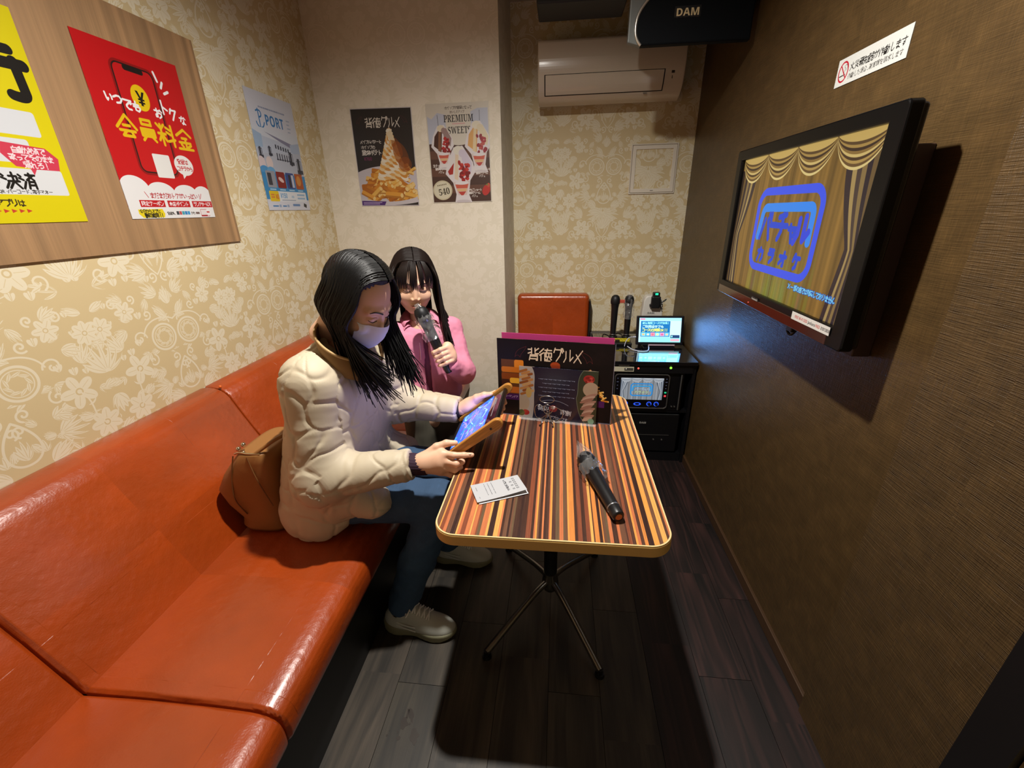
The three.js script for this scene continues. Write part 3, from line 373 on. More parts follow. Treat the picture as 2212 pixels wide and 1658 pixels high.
function posterSweets() {
  const [c, x] = canvas(PW, PH); x.fillStyle = '#e4dccb'; x.fillRect(0, 0, PW, PH); x.fillStyle = '#5a3a30'; x.fillRect(10, 380, PW - 20, PH - 392);
  for (let i = 0; i < 7; i++) { x.fillStyle = i % 2 ? '#6b4536' : '#4d3027'; x.fillRect(10, 380 + i * 92, PW - 20, 88); x.fillStyle = 'rgba(30,16,12,0.5)'; x.fillRect(10, 466 + i * 92, PW - 20, 4); }
  poly(x, [[10, 120], [60, 150], [130, 90], [220, 110], [230, 380], [10, 400]], '#c9cede'); poly(x, [[520, 90], [600, 60], [718, 60], [718, 380], [520, 380]], '#c9cede'); x.strokeStyle = '#33303a'; x.lineWidth = 4; x.beginPath(); x.moveTo(130, 110); x.lineTo(136, 240); x.moveTo(620, 80); x.lineTo(620, 210); x.stroke();
  ell(x, 370, 330, 170, 90, '#e6dfcf');
  jp(x, 'ホイップが濃厚になって', 222, 34, 28, 3.5, '#4a3c34', { gap: 1.02 }); jp(x, 'おいしさアップ', 280, 76, 24, 3, '#6a5c54', { gap: 1.0 });
  txt(x, 'PREMIUM', 376, 152, 96, '#20181a', { align: 'center', font: 'serif', sx: 0.72 }); x.fillStyle = '#e3b9b4'; x.fillRect(300, 196, 150, 14); txt(x, 'SWEETS', 380, 268, 96, '#20181a', { align: 'center', font: 'serif', sx: 0.68 });
  parfait(x, 168, 220, 0.8, ['#4a2418', '#8a5a3c'], ['#a68a86', '#efe2c4'], ['#a11a22', '#c22a2a', '#7c1018']); parfait(x, 588, 196, 0.92, ['#eab268', '#f3dcae'], ['#f0e2c0', '#f6edd4'], ['#9c1c30', '#b72c3c', '#c85a50']);
  parfait(x, 360, 440, 1.06, ['#efe9e6', '#efd8bc'], ['#ded3e4', '#f1ecdc'], ['#b01a1c', '#d23a30', '#8a1014']); poly(x, [[210, 690], [290, 600], [270, 720], [226, 726]], '#b52a26');
  jp(x, '生チョコいちご', 36, 612, 27, 4.5, '#f2ebe4', { gap: 1.0 }); jp(x, '濃厚クリーム', 60, 648, 25, 4.5, '#f2ebe4', { gap: 1.0 }); jp(x, 'パフェ', 98, 682, 22, 4, '#f2ebe4', { gap: 1.0 });
  jp(x, 'いちごチーズケーキ', 512, 668, 24, 4.5, '#f2ebe4', { gap: 0.98 }); jp(x, '濃厚クリーム', 548, 704, 24, 4.5, '#f2ebe4', { gap: 1.0 }); jp(x, 'パフェ', 588, 736, 22, 4, '#f2ebe4');
  jp(x, 'いちごショート', 440, 882, 25, 4.5, '#f2ebe4', { gap: 0.98 }); jp(x, '濃厚クリーム', 448, 916, 24, 4.5, '#f2ebe4', { gap: 0.98 }); jp(x, 'パフェ', 486, 950, 22, 4, '#f2ebe4');
  ell(x, 130, 890, 118, 108, '#d9cfae'); ell(x, 130, 890, 104, 94, '#e6dfc4'); txt(x, '540', 146, 905, 98, '#2a2018', { align: 'center', font: 'serif', rot: -9, sx: 0.85 }); for (let i = 0; i < 6; i++) { x.fillStyle = '#8a7c60'; x.fillRect(66 + i * 20, 832 - i * 3, 14, 13); }
  ell(x, 664, 900, 44, 62, '#c8352f', 0.5); ell(x, 694, 848, 18, 24, '#d2563e'); x.fillStyle = '#7a8c3c'; ell(x, 676, 842, 14, 8, '#7a8c3c');
  return ctex(c);
}
function tvScreen(w, h, gold) {
  const [c, x] = canvas(w, h), S = w / 1280; x.save(); x.scale(S, h / 728);
  const base = gold ? [150, 112, 52] : [176, 182, 190];
  for (let i = 0; i < 1280; i++) { const f = 0.86 + 0.15 * Math.sin(i * 0.055 + 2 * noise2(i * 0.01, 3)) * Math.sin(i * 0.021) + 0.04 * Math.sin(i * 0.19); x.fillStyle = `rgb(${base.map(b => Math.round(b * f)).join(',')})`; x.fillRect(i, 0, 2, 728); }
  if (gold) for (let i = 0; i < 30; i++) { const a = 330 + i * 23, k = Math.sin(i * 1.9) * 0.5 + 0.5; for (let j = 0; j < 14; j++) { x.fillStyle = `rgba(${100 + 80 * k},${185 + 10 * k},${70 + 30 * (1 - k)},${0.028 * (1 - Math.abs(i - 15) / 18)})`; x.fillRect(a - j, 400 + j * 22, 16 + 2 * j, 330); } }
  x.strokeStyle = gold ? '#5c4018' : '#6d747e'; x.lineWidth = 5; x.beginPath(); x.moveTo(640, 60); x.lineTo(640, 728); x.stroke();
  // gathered side drapes
  const drape = (k) => { for (let i = 0; i < 7; i++) { const X = (v) => k > 0 ? v : 1280 - v; const a = i * 30; x.fillStyle = gold ? ['#3a2c22', '#6e5634', '#2b2028', '#8a7044', '#4a3a34', '#a88c56', '#33262a'][i] : ['#6d7684', '#aeb6c2', '#59626f', '#c2c9d2', '#7d8694', '#d2d8df', '#66707d'][i]; x.beginPath(); x.moveTo(X(a), 60); x.lineTo(X(a + 44), 60); x.bezierCurveTo(X(a * 0.9 + 40), 250, X(a * 0.5 + 20), 380, X(a * 0.42 + 18), 430); x.bezierCurveTo(X(a * 0.45 + 30), 560, X(a * 0.6 + 20), 640, X(a * 0.62 + 26), 728); x.lineTo(X(a * 0.62), 728); x.bezierCurveTo(X(a * 0.5), 560, X(a * 0.4), 500, X(a * 0.4), 430); x.bezierCurveTo(X(a * 0.5), 380, X(a * 0.9), 250, X(a), 60); x.fill(); } };
  drape(1); drape(-1);
  // swags
  for (let s = 0; s < 4; s++) { const cx = 160 + s * 320; for (let i = 9; i >= 0; i--) { const q = 1 - i * 0.0, dr = 40 + i * 12; x.fillStyle = gold ? ['#c8a860', '#5a4226', '#a98848', '#3c2a1e', '#8c6c38', '#d2b670', '#4a3420', '#b49250', '#6a4e2c', '#e0c884'][i] : ['#dfe4ea', '#8d96a2', '#c4cbd4', '#727c89', '#aab2bd', '#e6eaef', '#7e8794', '#cdd3da', '#98a1ac', '#eef1f4'][i]; x.beginPath(); x.moveTo(cx - 170, -10); x.bezierCurveTo(cx - 120, dr * 1.25, cx + 120, dr * 1.25, cx + 170, -10); x.fill(); } }
  // lozenge emblem
  const blue = gold ? ['#3b57f0', '#2f8cf6', '#1f48d4', '#2f48e0'] : ['#2f9cf0', '#39aef5', '#1d78d8', '#2a86e0'];
  x.save(); x.translate(640, 380); rrc(x, -320, -190, 640, 400, 80, null, blue[0], 40); 
  x.strokeStyle = blue[1]; x.lineWidth = 44; x.beginPath(); x.moveTo(-272, 44); x.lineTo(-252, -70); x.quadraticCurveTo(-246, -108, -210, -108); x.lineTo(228, -112); x.quadraticCurveTo(262, -110, 262, -70); x.lineTo(266, 44); x.stroke();
  if (gold) { jp(x, 'バ', -244, -74, 124, 31, blue[2], { sx: 0.86 }); jp(x, 'ー', -138, -50, 64, 32, blue[2]); jp(x, 'チ', -74, -74, 120, 30, blue[2]); jp(x, 'ャ', 44, -84, 134, 28, blue[2], { sx: 0.9 }); jp(x, 'ル', 136, -68, 120, 34, blue[3], { sx: 0.98 }); jp(x, 'カラオケ', -224, 106, 64, 22, blue[2], { gap: 2.05 }); } else { jp(x, 'バーチャル', -210, -60, 92, 20, '#a7c4dc', { gap: 1.0 }); jp(x, 'カラオケ', -190, 60, 76, 22, '#b9cfa8', { gap: 1.4 }); }
  x.restore();
  jp(x, '※一', 0, -100, 10, 1, '#000'); if (gold) { for (const [lw, col] of [[9, '#0c58c8'], [3.4, '#8fe4f6']]) { x.strokeStyle = col; x.lineWidth = lw; x.beginPath(); x.moveTo(822, 626); x.lineTo(840, 646); x.moveTo(840, 626); x.lineTo(822, 646); x.moveTo(850, 637); x.lineTo(872, 637); x.stroke(); jp(x, '部の曲では対応しておりません', 880, 624, 24, lw, col, { gap: 1.0 }); } }
  x.restore(); return ctex(c);
}
const paper = (t, r = 0.38) => MP(0xd2d2d2, r, { map: t, clearcoat: 0.25, clearcoatRoughness: 0.3 });
// thin sheet with print on +z, plain edges
function sheet(w, h, d, nx = 1, curl = 0) { const g = new THREE.BoxGeometry(w, h, d, nx, 8, 1); if (curl) { const p = g.attributes.position; for (let i = 0; i < p.count; i++) { const u = p.getX(i) / w, v = p.getY(i) / h; p.setZ(i, p.getZ(i) + curl * Math.pow(Math.max(0, 2 * Math.abs(v) - 0.6), 2) * (0.5 + u)); } g.computeVertexNormals(); } return g; }
const LW = Math.PI / 2;
solo('poster_board', 'wide wood-grain board on the left wall behind the red and yellow posters', 'board', worldUV(box2(XL + 0.0006, 1.395, -0.35, XL + 0.009, 2.118, -1.848)), matBoard);
const onBoard = XL + 0.0105;
solo('poster', 'yellow poster with black lettering at the left edge of the wood board', 'poster', sheet(0.364, 0.508, 0.0016), paper(posterYellow()), [onBoard, 1.747, -1.038], [0, LW, 0], 'wall posters');
solo('poster', 'red poster with a phone outline and yellow lettering on the wood board', 'poster', sheet(0.366, 0.513, 0.0016), paper(posterRed()), [onBoard, 1.7525, -1.548], [0, LW, 0], 'wall posters');
solo('poster', 'pale blue gym poster with an anchor logo on the floral wall', 'poster', sheet(0.368, 0.513, 0.0016), paper(posterPort(), 0.42), [XL + 0.0022, 1.777, -2.291], [0, LW, 0], 'wall posters');
solo('poster', 'dark poster of a soft serve swirl on a pile of fries', 'poster', sheet(0.364, 0.515, 0.0016), paper(posterFries()), [-1.0365, 1.793, ZB + 0.0018], [0, 0, -0.012], 'wall posters');
solo('poster', 'cream and brown poster of three strawberry parfaits', 'poster', sheet(0.36, 0.512, 0.0016), paper(posterSweets()), [-0.588, 1.801, ZB + 0.0018], [0, 0, 0.004], 'wall posters');
// no-smoking sticker on the brown wall
{
  const [c, x] = canvas(1160, 276); x.fillStyle = '#e4e6e2'; x.fillRect(0, 0, 1160, 276);
  x.strokeStyle = '#23201e'; x.lineWidth = 12; x.beginPath(); x.moveTo(66, 176); x.lineTo(126, 172); x.stroke(); x.lineWidth = 5; x.beginPath(); x.moveTo(150, 160); x.bezierCurveTo(130, 130, 180, 130, 150, 100); x.bezierCurveTo(120, 80, 170, 60, 190, 90); x.bezierCurveTo(200, 110, 180, 120, 176, 130); x.stroke(); x.strokeRect(136, 166, 34, 12);
  x.strokeStyle = '#c01530'; x.lineWidth = 18; x.beginPath(); x.ellipse(126, 138, 86, 96, 0, 0, 7); x.stroke(); x.lineWidth = 14; x.beginPath(); x.moveTo(70, 70); x.lineTo(184, 206); x.stroke();
  jp(x, '火災報知器が作動します', 250, 84, 70, 9, '#161412', { gap: 1.13 }); jp(x, '作動した場合、被害額を請求します', 244, 184, 48, 5.5, '#4a4744', { gap: 1.15 });
  solo('wall_sticker', 'white no-smoking sticker with black lettering above the television', 'sticker', sheet(0.289, 0.069, 0.001), paper(ctex(c), 0.5), [XR - 0.0014, 1.849, -1.464], [0, -LW, 0]);
}
// ---------- television ----------
{
  const W = 0.885, H = 0.533, t = thing('television', 'black flat television showing curtains and a blue logo', 'television', [0.693, 1.157, -1.5125], -LW);
  const shell = M(0x08080a, 0.25), bez = MP(0x040405, 0.3, { specularIntensity: 0.45 });
  // local: +x is towards the camera, +z faces the room
  const fr = rrect(W, H, 0.012); const hole = new THREE.Path(); const sx0 = -0.397, sx1 = 0.391, sy0 = -0.2145, sy1 = 0.2305; hole.moveTo(sx0, sy0); hole.lineTo(sx0, sy1); hole.lineTo(sx1, sy1); hole.lineTo(sx1, sy0); fr.holes.push(hole);
  const fg = ext(fr, 0.022, 0.004); fg.translate(0, H / 2, -0.022); part(t, 'bezel', fg, bez);
  part(t, 'back_shell', merge([rb(W - 0.012, H - 0.012, 0.022, 0.008, 0, H / 2, -0.030), rb(W - 0.2, H - 0.14, 0.03, 0.01, 0, H / 2, -0.048)]), shell);
  part(t, 'lower_trim', rb(W * 0.9, 0.03, 0.004, 0.0018, -0.02, 0.016, 0.0035), MP(0x2a0d0c, 0.15, { clearcoat: 1, clearcoatRoughness: 0.1 }));
  const sm_ = new THREE.MeshStandardMaterial({ color: 0x050505, roughness: 0.25, emissive: 0xffffff, emissiveIntensity: 0.85, emissiveMap: tvScreen(1280, 728, true) });
  part(t, 'screen', new THREE.BoxGeometry(sx1 - sx0, sy1 - sy0, 0.004).translate((sx0 + sx1) / 2, H / 2 + (sy0 + sy1) / 2, -0.012), sm_);
  const [c, x] = canvas(640, 96); x.fillStyle = '#e9e6e0'; x.fillRect(0, 0, 640, 96); txt(x, '♀', 14, 50, 60, '#c03a36'); txt(x, 'FREE Wi-Fi SSID', 58, 50, 50, '#c8423c', { sx: 0.62, style: '' }); txt(x, 'Jankara', 296, 50, 50, '#222', { sx: 0.66, style: '' }); txt(x, 'PASS', 424, 50, 50, '#c8423c', { sx: 0.6, style: '' }); txt(x, '81813850', 508, 50, 50, '#222', { sx: 0.6, style: '' });
  part(t, 'wifi_label', bx(0.19, 0.022, 0.0008, 0.295, 0.039, 0.0064), paper(ctex(c), 0.5)).userData.label = 'white label with red and black lettering';
  const [c2, x2] = canvas(256, 48); x2.fillStyle = '#0a0808'; x2.fillRect(0, 0, 256, 48); txt(x2, 'Panasonic', 128, 26, 44, '#b8b2aa', { align: 'center' }); part(t, 'brand_mark', bx(0.055, 0.010, 0.0008, -0.06, 0.034, 0.0064), M(0xffffff, 0.4, { map: ctex(c2) }));
  part(t, 'power_light', new THREE.SphereGeometry(0.0018, 10, 8).translate(-0.105, 0.014, 0.0065), new THREE.MeshStandardMaterial({ color: 0x111111, emissive: 0xff6655, emissiveIntensity: 1.2 }));
  part(t, 'stand_foot', merge([tube([[0.12, 0.02, -0.035], [0.125, -0.03, -0.03], [0.14, -0.038, -0.035], [0.16, -0.015, -0.04]], 0.004), rb(0.035, 0.03, 0.012, 0.003, 0.14, -0.012, -0.03)]), M(0x0a0a0a, 0.4));
  const L = new THREE.RectAreaLight(new THREE.Color().setRGB(1, 0.86, 0.66), 0.55, sx1 - sx0, sy1 - sy0); L.position.set((sx0 + sx1) / 2, H / 2 + (sy0 + sy1) / 2, 0.008); L.rotation.y = Math.PI; t.add(L);
  const m = thing('television_mount', 'dark wooden batten fixing the television to the wall', 'wall mount', [0, 0, 0]);
  part(m, 'upright', merge([rb(0.045, 0.49, 0.07, 0.003, 0.789, 1.37, -1.175)]), M(0x3a2415, 0.6)); part(m, 'upright', rb(0.045, 0.49, 0.07, 0.003, 0.789, 1.37, -1.85), M(0x3a2415, 0.6)); part(m, 'crossbar', rb(0.012, 0.1, 0.6, 0.003, 0.766, 1.42, -1.51), M(0x1a1a1c, 0.5));
}
// ---------- air conditioner ----------
{
  const t = thing('air_conditioner', 'cream wall air conditioner above the alcove', 'air conditioner', [0.26, 2.06, ZD]);
  const prof = new THREE.Shape(); prof.moveTo(0, 0.05); prof.lineTo(0.10, 0.0); prof.quadraticCurveTo(0.175, 0.008, 0.205, 0.07); prof.quadraticCurveTo(0.232, 0.13, 0.23, 0.2); prof.lineTo(0.222, 0.275); prof.quadraticCurveTo(0.215, 0.295, 0.19, 0.295); prof.lineTo(0, 0.295);
  const mk = (w, x0, s = prof) => { const g = ext(s, w - 0.016, 0.008, 3); g.rotateY(-Math.PI / 2); g.translate(x0 + w - 0.008, 0, 0); return g; };
  const mat = MP(0xc4b8a6, 0.28, { clearcoat: 0.5, clearcoatRoughness: 0.1 });
  part(t, 'housing', mk(0.80, -0.40), mat);
  // outlet flap: a slightly proud curved strip with a dark gap around it
  const strip = (a, b, off, x0, x1) => { const pts = []; for (let i = 0; i <= 10; i++) { const u = a + (b - a) * i / 10; const p = new THREE.QuadraticBezierCurve(new THREE.Vector2(0.10, 0), new THREE.Vector2(0.175, 0.008), new THREE.Vector2(0.205, 0.07)); const q = new THREE.QuadraticBezierCurve(new THREE.Vector2(0.205, 0.07), new THREE.Vector2(0.232, 0.13), new THREE.Vector2(0.23, 0.2)); const v = u < 1 ? p.getPoint(u) : q.getPoint(u - 1), g = u < 1 ? p.getTangent(u) : q.getTangent(u - 1); pts.push([v.x + g.y * off, v.y - g.x * off]); } const s = new THREE.Shape(); pts.forEach((p, i) => i ? s.lineTo(...p) : s.moveTo(...p)); pts.reverse().forEach(p => s.lineTo(p[0] - 0.004, p[1] + 0.002)); const g = new THREE.ExtrudeGeometry(s, { depth: x1 - x0, bevelEnabled: false }); g.rotateY(-Math.PI / 2); g.translate(x1, 0, 0); return g; };
  part(t, 'outlet_gap', strip(0.68, 1.47, 0.0012, -0.363, 0.293), M(0x15110e, 0.9)); part(t, 'outlet_flap', strip(0.73, 1.45, 0.0036, -0.357, 0.287), mat);
  part(t, 'display', merge([bx(0.016, 0.02, 0.002, 0.335, 0.118, 0.221), bx(0.003, 0.016, 0.002, 0.333, 0.092, 0.215)]), M(0x3a322a, 0.4)); part(t, 'logo', bx(0.02, 0.006, 0.002, 0.2, 0.028, 0.185), M(0x6a6055, 0.4));
  part(t, 'top_grille', merge([...Array(12)].map((_, i) => bx(0.74, 0.004, 0.006, 0, 0.297, 0.03 + i * 0.013))), M(0x8f8678, 0.6));
}
// ---------- hanging speakers ----------
{
  const t = thing('speaker', 'large black hanging speaker with silver curved trim and white lettering', 'speaker', [0.31, 2.142, -2.3]);
  const dark = MP(0x06090d, 0.7, { specularIntensity: 0.25 });
  const s = new THREE.Shape(); s.moveTo(0.02, 0); s.lineTo(0.47, 0.0); s.lineTo(0.47, 0.37); s.lineTo(0.12, 0.37); s.bezierCurveTo(0.11, 0.16, 0.02, 0.17, 0.0, 0.09); s.bezierCurveTo(-0.005, 0.04, 0.0, 0.02, 0.02, 0);
  const g = ext(s, 0.03, 0.006); g.translate(0, 0, -0.03); part(t, 'grille', g, dark);
  part(t, 'cabinet', rb(0.47, 0.26, 0.24, 0.012, 0.235, 0.235, -0.155), MP(0x0c0d10, 0.6, { specularIntensity: 0.3 }));
  const w = new THREE.Shape(); w.moveTo(-0.035, 0.015); w.lineTo(0.02, 0.0); w.bezierCurveTo(0.0, 0.02, -0.012, 0.04, -0.006, 0.09); w.bezierCurveTo(0.014, 0.175, 0.1, 0.16, 0.11, 0.37); w.lineTo(-0.03, 0.37); w.closePath(); const wg = ext(w, 0.024, 0.004); wg.translate(0, 0, -0.028); part(t, 'side_wing', wg, M(0x6a6e6c, 0.4, { metalness: 0.2 }));
  const tp = []; const cv = new THREE.CubicBezierCurve(new THREE.Vector2(0.02, 0), new THREE.Vector2(0, 0.02), new THREE.Vector2(-0.012, 0.04), new THREE.Vector2(-0.003, 0.09)), cv2 = new THREE.CubicBezierCurve(new THREE.Vector2(-0.003, 0.09), new THREE.Vector2(0.017, 0.172), new THREE.Vector2(0.107, 0.16), new THREE.Vector2(0.116, 0.36)); for (const q of cv.getPoints(8)) tp.push([q.x, q.y, 0.006]); for (const q of cv2.getPoints(16).slice(1)) tp.push([q.x, q.y, 0.006]); part(t, 'silver_trim', tube(tp, 0.006, 48, 8), M(0xc8c4bc, 0.25, { metalness: 0.8 }));
  const [c, x] = canvas(256, 96); x.fillStyle = '#0b0e12'; x.fillRect(0, 0, 256, 96); txt(x, 'DAM', 128, 52, 92, '#c8b48a', { align: 'center', sx: 1.15 }); part(t, 'name_plate', bx(0.105, 0.038, 0.002, 0.203, 0.107, 0.0068), M(0xffffff, 0.4, { map: ctex(c) }));
  part(t, 'bracket', rb(0.06, 0.06, 0.1, 0.005, 0.2, 0.345, -0.16), M(0x18181a, 0.5));
  const u = thing('hanging_box', 'dark box hung from the ceiling left of the large speaker', 'speaker', [0.08, 2.385, -2.62]); part(u, 'cabinet', rb(0.42, 0.2, 0.22, 0.008, 0, 0.1, 0), M(0x15181a, 0.55)); part(u, 'front_grille', rb(0.4, 0.17, 0.01, 0.004, 0, 0.1, 0.112), M(0x1d2123, 0.7));
}
const vinylUV = (g) => { const p = g.attributes.position, uv = g.attributes.uv; for (let i = 0; i < p.count; i++) uv.setXY(i, p.getZ(i), p.getX(i) - p.getY(i)); return g; };
// ---------- orange sofa along the left wall ----------
{
  const t = thing('sofa', 'long glossy orange vinyl sofa along the left wall', 'sofa');
  const seatS = new THREE.Shape(); seatS.moveTo(-1.2, 0.31); seatS.lineTo(-0.66, 0.31); seatS.quadraticCurveTo(-0.622, 0.312, -0.612, 0.345); seatS.quadraticCurveTo(-0.606, 0.40, -0.622, 0.422); seatS.quadraticCurveTo(-0.645, 0.447, -0.70, 0.448); seatS.quadraticCurveTo(-0.86, 0.455, -1.0, 0.448); seatS.lineTo(-1.2, 0.436);
  const backS = new THREE.Shape(); backS.moveTo(-1.416, 0.30); backS.lineTo(-1.416, 0.862); backS.quadraticCurveTo(-1.38, 0.872, -1.345, 0.858); backS.quadraticCurveTo(-1.318, 0.846, -1.302, 0.815); backS.quadraticCurveTo(-1.25, 0.70, -1.2, 0.61); backS.quadraticCurveTo(-1.15, 0.50, -1.112, 0.43); backS.lineTo(-1.10, 0.30);
  const seg = (s, z0, z1, g = 0.0025) => { const L = z0 - z1 - 2 * g, b = 0.011; const q = ext(s, L - 2 * b, b, 4, 10); q.translate(0, 0, z1 + g + b); return vinylUV(toCreasedNormals(q, 0.9)); };
  for (const [a, b] of [[0.99, 0.335], [0.335, -0.55], [-0.55, -1.875], [-1.875, -2.735]]) part(t, 'seat_cushion', seg(seatS, a, b), matVinyl);
  for (const [a, b] of [[0.99, 0.335], [0.335, -0.55], [-0.55, -1.435], [-1.435, -2.735]]) part(t, 'back_cushion', seg(backS, a, b), matVinyl);
  part(t, 'base', box2(-1.41, 0.0, 0.98, -0.668, 0.31, -2.73), matBlackVinyl);
  part(t, 'piping_button', new THREE.SphereGeometry(0.006, 12, 8).translate(-1.342, 0.866, -1.436), M(0xd06020, 0.3));
}
{ // alcove bench
  const t = thing('bench', 'orange vinyl bench with square backrest in the alcove', 'bench', [-0.035, 0, ZD]);
  const bk = rb(0.5, 0.55, 0.1, 0.03, 0, 0.675, 0.065, 5); part(t, 'backrest', worldUV(bk), matVinyl); part(t, 'seat', worldUV(rb(0.5, 0.13, 0.56, 0.035, 0, 0.375, 0.32, 5)), matVinyl); part(t, 'base', box2(-0.24, 0, 0.02, 0.24, 0.312, 0.56), matBlackVinyl);
  part(t, 'side_panel', box2(0.252, 0.0, 0.012, 0.262, 0.9, 0.1), M(0x120c0a, 0.5));
}
// ---------- table ----------
const TY = 0.74, TX = -0.008, TZ = -1.283, TW = 0.612, TD = 0.915;
{
  seed = 99; const cols = [[204, 128, 64], [222, 162, 86], [188, 108, 68], [64, 40, 32], [104, 70, 52], [126, 68, 46], [98, 78, 56], [216, 148, 72], [78, 50, 40], [198, 118, 74], [52, 32, 28]];
  const W = 1536, [c, x] = canvas(W, 1024); let px = 0, last = -1; while (px < W) { let k; do { k = Math.floor(rnd() * cols.length); } while (k === last); last = k; const w = Math.round(rnd() < 0.35 ? rr(7, 13) : rr(16, 36)); x.fillStyle = `rgb(${cols[k].join(',')})`; x.fillRect(px, 0, w, 1024); px += w; }
  for (let i = 0; i < 5200; i++) { x.fillStyle = rnd() < 0.5 ? 'rgba(30,14,8,0.10)' : 'rgba(255,220,160,0.06)'; x.fillRect(rnd() * W, rnd() * 1024, 1 + rnd() * 1.5, 20 + rnd() * 120); }
  const lam = MP(0xffffff, 0.3, { map: ctex(c), clearcoat: 0.35, clearcoatRoughness: 0.22 });
  const t = thing('table', 'rectangular table with multicolour wood stripe top and tan edge', 'table', [TX, 0, TZ]);
  const flat = (g, y) => { g.rotateX(-Math.PI / 2); g.translate(0, y, 0); return g; };
  part(t, 'edge_band', flat(ext(rrect(TW, TD, 0.062), 0.026, 0.0035, 3, 20), TY - 0.0325), M(0xc9a25c, 0.45));
  const lg = flat(ext(rrect(TW - 0.011, TD - 0.011, 0.057), 0.002, 0, 1, 20), TY - 0.0025); { const p = lg.attributes.position, uv = lg.attributes.uv; for (let i = 0; i < p.count; i++) uv.setXY(i, p.getX(i) / TW + 0.5, 0.5 - p.getZ(i) / TD); } part(t, 'tabletop', lg, lam);
  part(t, 'rim', (() => { const s = rrect(TW - 0.003, TD - 0.003, 0.061); s.holes.push(rrect(TW - 0.011, TD - 0.011, 0.057)); return flat(ext(s, 0.0015, 0, 1, 20), TY - 0.0025); })(), M(0xd9c08a, 0.4));
  const steel = M(0x77756f, 0.28, { metalness: 0.9 }), blk = M(0x0b0b0c, 0.4);
  part(t, 'column', merge([cyl(V(0, 0.13, 0), V(0, 0.70, 0), 0.026), cyl(V(0, 0.695, 0), V(0, 0.707, 0), 0.12)]), blk);
  part(t, 'hub', merge([cyl(V(0, 0.10, 0), V(0, 0.165, 0), 0.034, 0.028), new THREE.SphereGeometry(0.034, 20, 12).translate(0, 0.10, 0)]), steel);
  for (const [a, b] of [[-0.222, 0.255], [0.178, 0.285], [-0.2, -0.27], [0.2, -0.27]]) { const d = V(a, 0, b); const leg = part(t, 'leg', tube([[0, 0.125, 0], [a * 0.25, 0.115, b * 0.25], [a * 0.65, 0.07, b * 0.65], [a, 0.026, b]], 0.0125, 20, 10), steel); part(leg, 'foot_glide', merge([cyl(V(a, 0, b), V(a, 0.014, b), 0.017, 0.015), cyl(V(a, 0.014, b), V(a, 0.034, b), 0.011)]), blk); }
}
// ---------- things on the table ----------
function micGeo() { // along +y, head at the top
  const L = (a) => new THREE.LatheGeometry(a.map(p => new THREE.Vector2(...p)), 32);
  return { body: L([[0, 0], [0.013, 0], [0.0165, 0.004], [0.0175, 0.02], [0.0172, 0.034], [0.0165, 0.036], [0.0175, 0.038], [0.0195, 0.12], [0.022, 0.205], [0.0245, 0.222], [0.0245, 0.23]]), head: L([[0.0245, 0.228], [0.028, 0.232], [0.0295, 0.246], [0.0285, 0.262], [0.023, 0.277], [0.012, 0.286], [0, 0.288]]), ring: L([[0.0167, 0.034], [0.0182, 0.0345], [0.0182, 0.0375], [0.0167, 0.038]]), cap: L([[0, -0.0012], [0.0085, -0.0012], [0.0095, 0.0002], [0.0065, 0.0002], [0, -0.0002]]) };
}
const mg = micGeo(), micBlack = M(0x0e0e10, 0.38), micGrille = M(0x19191b, 0.5, { metalness: 0.4 });
const film = MP(0xffffff, 0.1, { transmission: 0.93, thickness: 0, ior: 1.5, clearcoat: 1, clearcoatRoughness: 0.05 });
function bagGeo(r, h0, h1, tip, sd) { // crinkled film sleeve over a microphone head, along +y
  const g = new THREE.CylinderGeometry(r * 0.75, r, h1 - h0, 36, 26, true); g.translate(0, (h0 + h1) / 2, 0); const p = g.attributes.position;
  for (let i = 0; i < p.count; i++) { let X = p.getX(i), Y = p.getY(i), Z = p.getZ(i); const t = (Y - h0) / (h1 - h0), a = Math.atan2(Z, X); const n = noise3(Math.cos(a) * 3 + sd, t * 7, Math.sin(a) * 3), n2 = noise3(Math.cos(a) * 8, t * 16 + sd, Math.sin(a) * 8); let q = 1 + (n - 0.5) * 0.5 + (n2 - 0.5) * 0.24; if (t > 0.6) { const k = (t - 0.6) / 0.4; q *= 1 - 0.72 * k; X += tip[0] * k * k; Z += tip[1] * k * k; Y += tip[2] * k * k * n; } p.setXYZ(i, X * q, Y, Z * q); }
  g.computeVertexNormals(); return g;
}
function microphone(name, label, base, top, bag, o = {}) {
  const t = thing(name, label, 'microphone', base, 0, o.group); t.quaternion.setFromUnitVectors(V(0, 1, 0), V(...top).sub(V(...base)).normalize());
  part(t, 'handle', mg.body, micBlack); part(t, 'grille', mg.head, micGrille); part(t, 'silver_ring', mg.ring, M(0x9a9a9c, 0.3, { metalness: 0.8 }));
  part(t, 'end_cap', mg.cap, o.cap || M(0xc46a2a, 0.4)); if (bag) part(t, 'plastic_cover', bag, film).userData.label = 'clear crinkled plastic cover'; return t;
}
microphone('microphone', 'black microphone with clear plastic cover lying on the striped table', [0.168, TY + 0.0185, -0.905], [0.085, TY + 0.030, -1.2], bagGeo(0.033, 0.17, 0.335, [0.016, 0.02, 0.02], 4));
